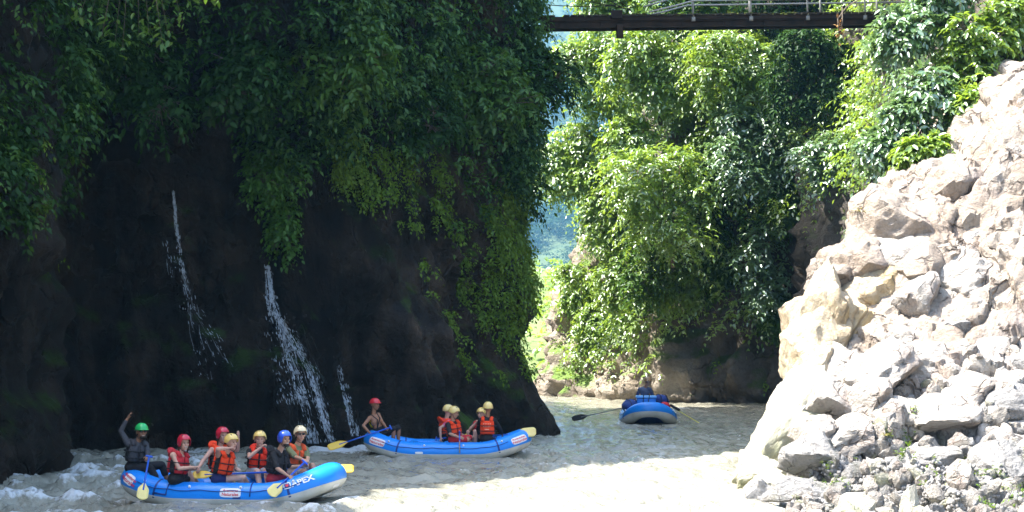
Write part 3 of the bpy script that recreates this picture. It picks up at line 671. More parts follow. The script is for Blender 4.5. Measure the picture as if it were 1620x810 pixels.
def m_rh(x, y, P): return (P[:, 2] > 5.2) * (P[:, 2] < 16)
creepers('hillside_foliage', 'green undergrowth covering the hillside above the pale rocks', RV, RNV, m_rh, 420, 8, .4, 4, .45, .19, .09, 'leaf_blue', seed=6, off=.25)

# --- plants one can tell apart on the left cliff (placed on the rock face seen at the pixel)
def on(bvh, x, y, Yd=None, lift=0):
    p, n = hit(bvh, x, y)
    if p is None: p, n = px(x, y, Yd or 56), Vector((0, -1, 0))
    return p, n
def bush(name, label, bvh, x, y, pxr, n, k, slen, ll, lw, m, seed, fwd=.3, sq=(1, .6, 1), nb=5, group=None, droop=.55, Yd=None):
    p, nn = on(bvh, x, y, Yd); s = p.y / FPX * pxr; r = np.random.RandomState(seed)
    bl = []
    for i in range(nb):
        a = r.uniform(0, 2 * PI); q = r.uniform(.1, .6) * s
        o = Vector((math.cos(a) * q * sq[0], -r.uniform(.1, .5) * s * sq[1] - fwd, math.sin(a) * q * sq[2]))
        rr = s * r.uniform(.4, .62); bl.append((tuple(o), (rr * sq[0], rr * sq[1], rr * .85 * sq[2])))
    return plant(name, label, 'plant' if name != 'bush' else 'bush', p, bl, n, k, slen, ll, lw, m, None, group, droop, seed, parts=('foliage', 'stem'))
bush('bush', 'bright green leafy bush spilling down the cliff left of the broad waterfall', LB, 430, 255, 62, 520, 4, .3, .13, .08, 'leaf_bush', 301, .15, (.9, .6, 1.15), 7)
bush('bush', 'tail of bright green leaves hanging just above the broad waterfall', LB, 455, 355, 45, 360, 4, .28, .12, .075, 'leaf_bush', 302, .05, (.65, .5, 1.35), 6)
bush('bush', 'dark broad-leaved bush overhanging the shaded recess near the top of the cliff', LB, 385, 130, 75, 360, 5, .45, .21, .11, 'leaf_dark', 303, .5, nb=6)
bush('bush', 'large dark bush hanging over the recess above the thin waterfall', LB, 250, 130, 85, 330, 5, .45, .21, .10, 'leaf_dark', 304, .5, nb=6)
bush('bush', 'mid green bush with glossy leaves high on the cliff above the bright bush', LB, 545, 110, 80, 420, 5, .42, .19, .10, 'leaf_mid', 305, .7, nb=7)
bush('bush', 'leafy bush in the middle of the overgrown cliff above the hanging creepers', LB, 655, 180, 80, 420, 5, .42, .18, .09, 'leaf_dark', 306, .9, nb=7)
bush('bush', 'rounded green bush leaning out from the top right of the left cliff', LB, 770, 150, 85, 480, 5, .42, .19, .09, 'leaf_mid', 307, .9, nb=7)
bush('bush', 'tangled bush hanging down the right edge of the left cliff', LB, 810, 245, 58, 360, 5, .38, .17, .08, 'leaf_dark', 308, .5, (.7, .7, 1.3), 7)
bush('bush', 'dark drooping bush jutting out from the left cliff below the bridge end', LB, 845, 130, 62, 380, 5, .42, .19, .085, 'leaf_dark', 309, .6, (1, .7, 1.1), 7, Yd=58.6)
bush('bush', 'small fern tuft on the mossy buttress above the second raft', LB, 735, 445, 17, 60, 5, .22, .10, .04, 'leaf_moss', 310, .05, nb=3)
bush('bush', 'dark bush on top of the mossy pillar at the left edge of the photo', LB, 20, 250, 55, 300, 5, .35, .15, .08, 'leaf_dark', 311, .25, (.7, .6, 1.2), 6)
bush('bush', 'little leafy sprig hanging from the mossy pillar at far left', LB, 60, 325, 16, 50, 4, .22, .12, .06, 'leaf_mid', 312, .05, nb=3)

# branch with large separate leaves hanging into the top left of the photo
e = empty('branch', px(215, -190, 40.3), 'branch with large bright leaves hanging into the top left corner', 'branch')
lv = npmesh('leaf', [(0, 0, 0), (.26, .06, .012), (.62, .052, .01), (1, 0, -.06), (.62, -.052, .01), (.26, -.06, .012)], [[0, 1, 2, 3], [0, 3, 4, 5]], [M['leaf_mid']])
lv.vertices.foreach_set('co', (np.array([v.co[:] for v in lv.vertices]) * np.array([1, 3.6, 2])).astype(np.float32).ravel())
rs = np.random.RandomState(77); mb = MB(); base = Vector(e.location)
for j in range(16):
    q = px(110 + j * 15 + rs.uniform(-10, 10), 18 + 34 * math.sin(j * .22) ** 2 + rs.uniform(-30, 34), 40 + rs.uniform(-.7, .7)) - base
    mb.tube([(0, 0, 0), q * .5 + Vector((0, 0, .25)), q], [.02, .008, .003], 5)
    for i in range(8):
        o = link('leaf', lv, e); s = rs.uniform(.13, .24); p = q * (1 - .035 * (i // 2)) + Vector((rs.uniform(-.14, .14), rs.uniform(-.2, .2), rs.uniform(-.16, .12)))
        o.location = p; o.scale = (s, s, s); o.rotation_euler = (rs.uniform(-.8, .8), rs.uniform(.1, 1.1), rs.uniform(0, 2 * PI))
mb.obj('twig', M['bark'], e)

# --- trees on the far cliff
def tree(label, x, y, xb, yb, Y, rpx, m, seed, n=900, k=5, slen=.68, ll=.205, lw=.10, nb=10, sq=(1, .8, .95), droop=.55, up=.3, trunk=.09, shape=None, bark='bark'):
    if Y < 120: xb, yb = .5 * (x + xb), y + rpx * 1.05
    b = px(xb, yb, Y + 1.1); c = px(x, y, Y) - b; s = Y / FPX * rpx; r = np.random.RandomState(seed)
    bl = []
    for i in range(nb):
        a = 2 * PI * i / nb + r.uniform(-.4, .4); q = s * r.uniform(.35, .75)
        o = c + Vector((math.cos(a) * q * sq[0], r.uniform(-.5, .3) * s * sq[1], math.sin(a) * q * sq[2] * (1.25 if sq[2] > .5 else 1)))
        rr = s * r.uniform(.26, .48); bl.append((tuple(o), (rr, rr * .8, rr * .62)))
    return plant('tree', label, 'tree', b, bl, n, k, slen, ll, lw, m, (c.length, trunk), None, droop, seed, up, bark)
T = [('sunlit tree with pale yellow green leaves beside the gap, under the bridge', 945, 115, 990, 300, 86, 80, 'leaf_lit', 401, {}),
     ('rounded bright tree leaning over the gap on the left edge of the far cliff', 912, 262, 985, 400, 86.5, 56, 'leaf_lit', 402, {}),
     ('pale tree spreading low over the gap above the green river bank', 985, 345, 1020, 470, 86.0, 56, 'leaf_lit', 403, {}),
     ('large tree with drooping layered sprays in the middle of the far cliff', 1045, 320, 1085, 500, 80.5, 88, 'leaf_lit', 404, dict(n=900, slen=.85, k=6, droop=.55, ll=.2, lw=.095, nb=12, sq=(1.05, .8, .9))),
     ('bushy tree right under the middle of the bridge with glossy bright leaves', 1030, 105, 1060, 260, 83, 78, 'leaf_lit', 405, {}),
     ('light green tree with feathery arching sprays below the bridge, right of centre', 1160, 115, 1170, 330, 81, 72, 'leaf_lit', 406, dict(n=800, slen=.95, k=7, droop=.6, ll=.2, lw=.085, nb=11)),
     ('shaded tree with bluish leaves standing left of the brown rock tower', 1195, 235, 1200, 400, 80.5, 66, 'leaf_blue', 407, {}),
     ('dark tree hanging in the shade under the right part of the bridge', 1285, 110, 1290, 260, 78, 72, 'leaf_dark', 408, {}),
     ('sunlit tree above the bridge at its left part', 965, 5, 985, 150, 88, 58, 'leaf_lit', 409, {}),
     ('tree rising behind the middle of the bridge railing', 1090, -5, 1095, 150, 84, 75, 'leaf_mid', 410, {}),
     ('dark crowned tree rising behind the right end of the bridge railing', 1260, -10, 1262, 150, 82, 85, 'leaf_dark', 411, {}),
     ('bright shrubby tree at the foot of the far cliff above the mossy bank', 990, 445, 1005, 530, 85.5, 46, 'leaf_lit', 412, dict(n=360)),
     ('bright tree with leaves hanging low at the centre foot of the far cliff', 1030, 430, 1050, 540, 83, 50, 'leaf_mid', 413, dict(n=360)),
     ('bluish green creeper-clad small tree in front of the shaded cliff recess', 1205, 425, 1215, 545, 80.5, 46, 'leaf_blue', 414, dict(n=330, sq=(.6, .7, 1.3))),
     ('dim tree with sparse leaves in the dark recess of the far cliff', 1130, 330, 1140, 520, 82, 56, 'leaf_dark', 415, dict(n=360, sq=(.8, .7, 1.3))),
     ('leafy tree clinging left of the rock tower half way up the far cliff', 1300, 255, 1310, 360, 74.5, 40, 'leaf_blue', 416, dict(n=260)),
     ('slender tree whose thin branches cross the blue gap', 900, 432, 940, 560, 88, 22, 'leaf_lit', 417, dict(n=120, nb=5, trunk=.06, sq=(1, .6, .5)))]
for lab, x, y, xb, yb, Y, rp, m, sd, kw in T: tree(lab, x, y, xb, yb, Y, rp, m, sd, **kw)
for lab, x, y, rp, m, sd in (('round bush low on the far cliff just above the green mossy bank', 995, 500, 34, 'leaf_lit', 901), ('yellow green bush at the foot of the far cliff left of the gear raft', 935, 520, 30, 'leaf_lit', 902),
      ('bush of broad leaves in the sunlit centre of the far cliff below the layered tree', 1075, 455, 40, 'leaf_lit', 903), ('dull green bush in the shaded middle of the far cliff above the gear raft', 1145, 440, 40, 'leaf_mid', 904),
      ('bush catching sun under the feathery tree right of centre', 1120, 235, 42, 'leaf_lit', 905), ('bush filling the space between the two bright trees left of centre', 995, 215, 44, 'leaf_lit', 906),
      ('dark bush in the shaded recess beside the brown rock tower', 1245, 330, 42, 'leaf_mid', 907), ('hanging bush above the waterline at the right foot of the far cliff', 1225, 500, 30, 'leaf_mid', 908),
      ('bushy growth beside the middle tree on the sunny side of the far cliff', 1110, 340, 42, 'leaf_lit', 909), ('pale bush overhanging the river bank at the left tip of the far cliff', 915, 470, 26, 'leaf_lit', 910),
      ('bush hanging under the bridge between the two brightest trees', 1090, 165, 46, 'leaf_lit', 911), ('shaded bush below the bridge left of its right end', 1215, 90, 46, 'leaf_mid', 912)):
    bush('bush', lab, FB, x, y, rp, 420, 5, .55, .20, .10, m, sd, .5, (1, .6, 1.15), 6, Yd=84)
# banana-like fronds at the foot of the far cliff
def fronds(name, label, cat, loc, n, L, w, m, seed, droop=.5, spread=1.0, parent=None, part='frond'):
    e = empty(name, loc, label, cat); r = np.random.RandomState(seed)
    for i in range(n):
        a = 2 * PI * i / n + r.uniform(-.4, .4); l = L * r.uniform(.7, 0.68); el = r.uniform(.5, 1.2) / spread
        V = []; K = 7
        for j in range(K):
            t = j / (K - 1); h = math.cos(el) * l * t; z = math.sin(el) * l * t - droop * l * t * t
            ww = w * math.sin(PI * min(1, .08 + t * .92)) ** .7 * .5 + .002
            c = Vector((math.cos(a) * h, math.sin(a) * h, z)); s = Vector((-math.sin(a), math.cos(a), 0)) * ww
            V += [tuple(c - s + Vector((0, 0, ww * .3))), tuple(c), tuple(c + s + Vector((0, 0, ww * .3)))]
        F = []
        for j in range(K - 1):
            for q in (0, 1): F.append([j * 3 + q, j * 3 + q + 1, j * 3 + q + 4, j * 3 + q + 3])
        link(part, npmesh(part, V, F, [M[m]], True), e)
    return e
fronds('fern', 'clump of long drooping fronds on the mossy bank at the foot of the far cliff', 'fern', px(972, 500, 85.5), 13, 1.3, .22, 'leaf_lit', 501, .45)
fronds('grass_tuft', 'yellowish grass tuft on the top edge of the pale rocks', 'grass tuft', px(1362, 338, 42.0), 26, .42, .03, 'grass', 502, .45, part='blade')
fronds('grass_tuft', 'spiky green tuft rooted in a crack of the cream rocks', 'grass tuft', px(1432, 492, 40.6), 26, .40, .03, 'grass', 503, .35, part='blade')
fronds('grass_tuft', 'grass tuft with drooping blades at the right edge between grey boulders', 'grass tuft', px(1578, 515, 40.2), 30, .40, .03, 'grass', 504, .55, part='blade')
fronds('grass_tuft', 'small dry tuft on the pink rock by the left rim', 'grass tuft', px(1308, 432, 41.4), 16, .26, .022, 'grass', 505, .5, part='blade')
fronds('grass_tuft', 'thin tuft growing out of the rubble above the grey boulder', 'grass tuft', px(1545, 655, 37.0), 16, .22, .02, 'grass', 506, .5, part='blade')
fronds('grass_tuft', 'thin tuft between the pale stones in the middle of the rubble', 'grass tuft', px(1400, 690, 36.2), 16, .22, .02, 'grass', 507, .5, part='blade')
# small weeds among the rubble
rs = np.random.RandomState(5); k = 0; V, F, n0 = [], [], 0
while k < 150:
    x, y = rs.uniform(1260, 1640), rs.uniform(640, 810); p, nn = hit(BB, x, y)
    if p is None or fbm(np.array([[x * .012, y * .02, 3]]), 2, 5)[0] < .05: continue
    v, f = spray_leaves(rs, np.array([p] * 5) + rs.normal(size=(5, 3)) * .05, rs.normal(size=(5, 3)) * .5 + UPV, .10, 3, .05, .03, .3, False)
    V.append(v); F.append(f + n0); n0 += len(v); k += 1
o = link('weeds', npmesh('weeds', np.concatenate(V), np.concatenate(F), [M['leaf_moss']])); tag(o, 'scattered small green weeds growing among the pale rubble', 'weeds', kind='stuff')

# --- shrubs on the hillside above the pale rocks, each with its larger leaves as pieces
lv2 = npmesh('leaf', [(0, 0, 0), (.25, .2, .04), (.62, .17, .03), (1, 0, -.12), (.62, -.17, .03), (.25, -.2, .04)], [[0, 1, 2, 3], [0, 3, 4, 5]], [M['leaf_blue']])
SH = [('big bright shrub with broad pale leaves at the left end of the hillside foliage', 1440, 165, 46.5, 66, 'leaf_blue', 601), ('glossy leaved shrub overhanging the gorge just below the bridge end', 1425, 45, 47.5, 60, 'leaf_blue', 602),
      ('bright green shrub above the pink blocks at the ridge', 1470, 245, 45.6, 46, 'leaf_lit', 603), ('large sunlit shrub at the top right behind the grey rock', 1540, 90, 47, 75, 'leaf_lit', 604),
      ('shrub with drooping leaves at the top edge above the large sunlit shrub', 1500, 10, 47.5, 60, 'leaf_blue', 605), ('yellowish shrub with bare twigs in the top right corner', 1600, 40, 47.5, 55, 'leaf_lit', 606),
      ('low sunlit shrub just behind the ridge of the upper boulders', 1535, 175, 45.8, 42, 'leaf_lit', 607), ('narrow shrub hanging at the lower left tip of the hillside foliage', 1400, 225, 46.5, 36, 'leaf_blue', 608)]
for lab, x, y, Y, rp, m, sd in SH:
    r = np.random.RandomState(sd); s = Y / FPX * rp; b = px(x + 10, y + rp * .9, Y + .6); c = px(x, y, Y) - b; bl = []
    for i in range(7):
        a = r.uniform(0, 6.28); q = s * r.uniform(.2, .65); o = c + Vector((math.cos(a) * q, r.uniform(-.4, .2) * s, math.sin(a) * q)); rr = s * r.uniform(.3, .48); bl.append((tuple(o), (rr, rr * .8, rr * .75)))
    e = plant('shrub', lab, 'shrub', b, bl, 380, 5, .40, .17, .085, m, None, None, .5, sd, .3, parts=('foliage', 'stem'))
    bb, oo = blob_sprays(r, bl, 30, .5)
    for j in range(30):
        if oo[j][1] > .2: oo[j][1] *= -1
        o = link('leaf', lv2, e); o.location = bb[j] + oo[j] * .18; l = r.uniform(.2, .3); o.scale = (l, l, l)
        o.rotation_euler = Vector((oo[j][0], oo[j][1], oo[j][2] - .5)).to_track_quat('X', 'Z').to_euler()

# --- far wooded hillside and pale umbrella trees in the gap
r = np.random.RandomState(9); n = 1500; q = r.uniform(size=(n, 2)); hyy = 900 + 2300 * q[:, 1] ** 1.2; hxx = (-.035 + .13 * q[:, 0]) * hyy
hz = hillz(hxx, hyy); rr = r.uniform(8, 17, n)
i = np.repeat(np.arange(n), 60); d = nrm(r.normal(size=(len(i), 3)) + UPV * .6)
b = np.stack([hxx, hyy, hz + rr * .7], -1)[i] + d * (rr[i] * r.uniform(.5, 1, len(i)))[:, None] * np.array([1, 1, .75])
V, F = spray_leaves(r, b, d, 3.6, 3, 2.4, 1.3, .4, False)
tag(link('far_wood', npmesh('far_wood', V, F, [M['leaf_far']])), 'blue hazy forest on the far hillside in the gap', 'forest', kind='stuff')
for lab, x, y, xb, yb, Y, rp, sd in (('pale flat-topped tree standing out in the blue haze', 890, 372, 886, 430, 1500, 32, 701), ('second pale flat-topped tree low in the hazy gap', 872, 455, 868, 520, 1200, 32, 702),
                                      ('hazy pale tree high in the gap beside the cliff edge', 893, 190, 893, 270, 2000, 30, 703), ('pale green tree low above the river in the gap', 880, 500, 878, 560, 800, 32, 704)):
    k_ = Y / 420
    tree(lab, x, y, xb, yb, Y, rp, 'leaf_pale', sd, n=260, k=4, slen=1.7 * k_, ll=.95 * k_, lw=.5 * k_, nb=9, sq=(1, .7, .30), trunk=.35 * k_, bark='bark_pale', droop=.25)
# bright grassy bank at the end of the reach
gb = px(868, 592, 120); V = []
X_, Y_ = np.meshgrid(np.linspace(-14, 20, 50), np.linspace(112, 215, 50), indexing='ij')
Zg = -1 + 4.5 * smooth(112, 150, Y_) + 6 * smooth(150, 215, Y_) + .8 * fbm(np.stack([X_.ravel(), Y_.ravel(), 0 * X_.ravel()], -1) * .15, 4, 140).reshape(X_.shape)
bk = tag(link('grassy_bank', npmesh('grassy_bank', np.stack([X_, Y_, Zg], -1).reshape(-1, 3), grid_faces(50, 50), [mat('meadow', (.10, .15, .04), .95, noise=(.6, (.16, .2, .07), .8))], True)), kind='structure')
n = 900; xx = r.uniform(-10, 16, n); yy = r.uniform(114, 205, n); zz = -1 + 4.5 * smooth(112, 150, yy) + 6 * smooth(150, 215, yy)
b = np.stack([xx, yy, zz + r.uniform(.2, 1.6, n)], -1); V, F = spray_leaves(r, b, r.normal(size=(n, 3)) + UPV, 1.0, 5, .5, .25, .4, False)
tag(link('bank_brush', npmesh('bank_brush', V, F, [M['leaf_lit']])), 'bright low brush on the far river bank inside the gap', 'brush', kind='stuff')

# ------------------------------------------------------------------ waterfalls
fall_m = mat('falling_water', (.62, .70, .78), .3, .5)
t_ = fall_m.node_tree; tb = t_.nodes.new('ShaderNodeBsdfTransparent'); mxs = t_.nodes.new('ShaderNodeMixShader'); mxs.inputs[0].default_value = .42
t_.links.new(tb.outputs[0], mxs.inputs[1]); t_.links.new(t_.nodes['Principled BSDF'].outputs[0], mxs.inputs[2]); t_.links.new(mxs.outputs[0], t_.nodes['Material Output'].inputs[0])
def waterfall(label, paths, seed):
    r = np.random.RandomState(seed); V, F, n0 = [], [], 0; first = None
    for pts, wpx, n, lo_, hi_ in paths:
        P = np.array(pts, float); s = np.r_[0, np.cumsum(np.hypot(*np.diff(P, axis=0).T))]
        lanes = r.normal(size=9) * .42; n = int(n * 2.6); cl = r.uniform(0, 1, 22)
        for i in range(n):
            long_ = r.rand() < .07; t0 = s[-1] * (r.rand() if r.rand() < .35 else float(np.clip(cl[r.randint(len(cl))] + r.normal() * .03, 0, 1))); ln = r.uniform(18, 50) if long_ else r.uniform(1.5, 7)
            la = lanes[r.randint(9)] + r.normal() * .13 if r.rand() < .7 else r.normal() * .5; K = 9 if long_ else 3; of_ = r.uniform(.04, .16); ph = r.uniform(0, 6); row = []
            for u in np.linspace(0, 1, K):
                t = min(max(t0 + ln * u, 0), s[-1]); w = wpx[0] + (wpx[1] - wpx[0]) * t / s[-1]
                p, nn = hit(LB, np.interp(t, s, P[:, 0]) + la * w + .7 * math.sin(t * .16 + ph), np.interp(t, s, P[:, 1]))
                if p is None: break
                row.append(p + (CAMV - p).normalized() * of_)
            if len(row) < K: continue
            if first is None: first = row[0].copy()
            hw = r.uniform(.002, .006) if long_ else r.uniform(.003, .0125) * (1.3 if r.rand() < .15 else 1)
            for u, p in enumerate(row):
                k = hw * (.35 + .65 * math.sin(PI * (u + .3) / (K - .4))); V += [(p.x - k, p.y, p.z), (p.x, p.y - k, p.z), (p.x + k, p.y, p.z)]
            for u in range(K - 1):
                for q in (0, 1): F.append([n0 + u * 3 + q, n0 + u * 3 + q + 1, n0 + (u + 1) * 3 + q + 1, n0 + (u + 1) * 3 + q])
            n0 += 3 * K
    V = np.array(V) - np.array(first); o = link('waterfall', npmesh('waterfall', V, F, [fall_m], True)); o.location = first
    return tag(o, label, 'waterfall', kind='stuff')
waterfall('broad splashing waterfall running down the dark rock behind the near raft', [([(423, 418), (428, 470), (436, 500)], (4, 12), 120, 4, 14), ([(436, 495), (452, 545), (468, 600), (482, 650), (494, 702)], (15, 16), 190, 4, 16),
          ([(436, 495), (470, 550), (492, 590), (508, 650), (524, 700)], (12, 11), 230, 4, 16), ([(440, 520), (450, 580), (470, 640)], (24, 26), 60, 3, 8)], 801)
waterfall('long thin waterfall trickling down the darkest part of the recess', [([(274, 300), (278, 350), (284, 400)], (2, 4), 60, 5, 16), ([(284, 400), (292, 440), (302, 490)], (7, 14), 34, 3, 8), ([(300, 480), (335, 530), (362, 580)], (14, 22), 26, 2, 6),
          ([(262, 380), (272, 440)], (6, 8), 10, 3, 8), ([(300, 480), (310, 540), (325, 600)], (14, 16), 14, 3, 8)], 802)
waterfall('narrow waterfall just left of the guide of the second raft', [([(534, 575), (546, 620), (556, 660), (562, 690)], (6, 10), 70, 4, 14)], 803)

# ------------------------------------------------------------------ footbridge
YB = 60.0
steel = mat('rusty_dark_steel', (.018, .013, .010), .9, .15, noise=(3, (.045, .028, .018), .8), bump=(9, .5, .02))
wood = mat('weathered_planks', (.03, .024, .018), .9, .15, noise=(5, (.06, .05, .035), .8), bump=(16, .6, .02))
pipe = mat('grey_pipe', (.24, .24, .22), .5, .4, noise=(6, (.3, .28, .25), .7))
mossm = mat('deck_moss', (.05, .07, .015), .95, .1, noise=(8, (.12, .13, .03), .8), bump=(30, 1, .03))
A, B = px(855, 31, YB), px(1445, 25, YB + 1.5)
bridge = empty('footbridge', A, 'old dark footbridge with a pipe railing crossing the gorge at the top', 'bridge')
ax = (B - A); Lb = ax.length; ax.normalize(); RB = Matrix.Rotation(math.atan2(ax.y, ax.x), 3, 'Z') @ Matrix.Rotation(-math.asin(ax.z), 3, 'Y')
def bp(l, d, h): return RB @ Vector((l, d, h))
for d in (0, .6):
    mb = MB(); mb.box(bp(Lb / 2, d, -.18), (Lb, .03, .18), RB); mb.box(bp(Lb / 2, d, -.27), (Lb, .16, .03), RB); mb.box(bp(Lb / 2, d, -.09), (Lb, .16, .03), RB)
    for i in range(9): mb.box(bp(.6 + i * Lb / 9.2, d - .02, -.2), (.03, .12, .15), RB)
    mb.obj('girder', steel, bridge, False)
mb = MB(); mb.box(bp(Lb / 2, -.06, .0), (Lb, .10, .13), RB); mb.obj('edge_beam', steel, bridge, False)
rs = np.random.RandomState(3); pm = [None] * 4
for i in range(4):
    mb = MB(); mb.box((0, .30, 0), (.20 - .01 * i, .95, .045)); pm[i] = mb.mesh('plank', wood, False)
for i in range(int(Lb / .235)):
    if rs.rand() < .06: continue
    o = link('plank', pm[i % 4], bridge); o.location = bp(.12 + i * .235, rs.uniform(-.03, .03), .092 + rs.uniform(-.008, .012)); o.rotation_euler = (RB @ Matrix.Rotation(rs.uniform(-.02, .02), 3, 'X')).to_euler()
mb = MB()
for i in range(150):
    l = rs.uniform(1.5, Lb - .2); r = rs.uniform(.02, .06); mb.ell(bp(l, rs.uniform(-.14, .1), .125 + rs.uniform(-.05, .015)), [Vector((r * 1.8, 0, 0)), Vector((0, r, 0)), Vector((0, 0, r * .6))], 7, 5)
mb.obj('moss', mossm, bridge)['kind'] = 'stuff'
def post(x, d=0, h=1.1):
    l = (px(x, 40, YB) - A).dot(ax); mb = MB(); mb.tube([bp(l, d, -.1), bp(l, d, h)], .03, 8); mb.box(bp(l, d, -.05), (.12, .06, .14), RB); mb.obj('post', pipe, bridge)
for x in (1103, 1198, 1292, 1388): post(x, -.1); post(x + (8 if x < 1280 else 33), .68)
def l_at(x): return (px(x, 40, YB) - A).dot(ax)
for h in (.53, 1.05):
    for d in (-.14, .72):
        mb = MB(); mb.tube([bp(l_at(1030), d, .16 + (h - .5) * .6), bp(l_at(1070), d, h * .68), bp(l_at(1104), d, h), bp(l_at(1290), d, h + .02), bp(Lb, d, h + .04)], .028, 8); mb.obj('rail', pipe, bridge)
for x0, h0, x1, h1 in ((860, .95, 1000, .28), (895, 1.5, 990, .3), (930, 1.6, 1003, .2), (862, .45, 980, .42)):
    mb = MB(); a, b = bp(l_at(x0), -.1, h0), bp(l_at(x1), -.1, h1); mb.tube([a, a.lerp(b, .5) - Vector((0, 0, .06)), b], .014, 5); mb.obj('cable', steel, bridge)
mb = MB(); mb.box(bp(l_at(982), -.1, -.42), (.2, .2, .42), RB); mb.box(bp(l_at(978), -.1, .12), (.34, .2, .25), RB); mb.obj('bracket', steel, bridge, False)
# dead vine hanging off the bridge
e = empty('vine', px(1328, 30, YB - .3), 'dry brown vine tangled over the railing near the right end of the bridge', 'vine')
mb = MB(); mb.tube([(.0, 0, -.5), (-.05, 0, 0), (.25, .1, .4), (.9, .3, .8), (1.5, .5, 1.0)], .025, 6); mb.tube([(-.03, 0, -.6), (.08, -.1, -.1), (.1, .1, .4)], .018, 6); mb.obj('stem', M['bark'], e)
r = np.random.RandomState(8); b = r.normal(size=(14, 3)) * np.array([.07, .06, .2]) + np.array([0, -.05, -.35]); V, F = spray_leaves(r, b, r.normal(size=(14, 3)) - UPV, .12, 3, .09, .045, .6); link('foliage', npmesh('foliage', V, F, [M['dead']]), e)
bush('bush', 'hanging cluster of withered yellow brown leaves on the shaded cliff below the bridge', FB, 1321, 120, 12, 20, 3, .25, .32, .13, 'dead', 520, .6, nb=2, Yd=72)

# ------------------------------------------------------------------ rafts
blue = mat('blue_raft_rubber', (.006, .22, .74), .35, .4, noise=(3, (.012, .27, .80), .5), bump=(4, .15, .01))
blue_d = mat('dark_blue_strap', (.008, .04, .20), .6, .4)
blue_l = mat('light_blue_rubber', (.14, .42, .80), .4, .5)
hullw = mat('grey_white_rubber', (.62, .62, .58), .45, .4, noise=(2.5, (.42, .42, .36), .8), bump=(4, .15, .01))
white = mat('white_vinyl', (.80, .80, .80), .5, .4)
red_t = mat('red_print', (.65, .03, .05), .5, .4)
black = mat('black_webbing', (.012, .012, .014), .7, .3)
floor_m = mat('grey_raft_floor', (.10, .20, .38), .6, .3)
yellow = mat('yellow_blade', (.72, .47, .05), .45, .4, noise=(6, (.62, .40, .06), .6))
yellow_p = mat('pale_yellow_blade', (.75, .62, .22), .5, .4, noise=(6, (.65, .5, .2), .6))
shaft_m = mat('blue_shaft', (.01, .09, .50), .35, .5)

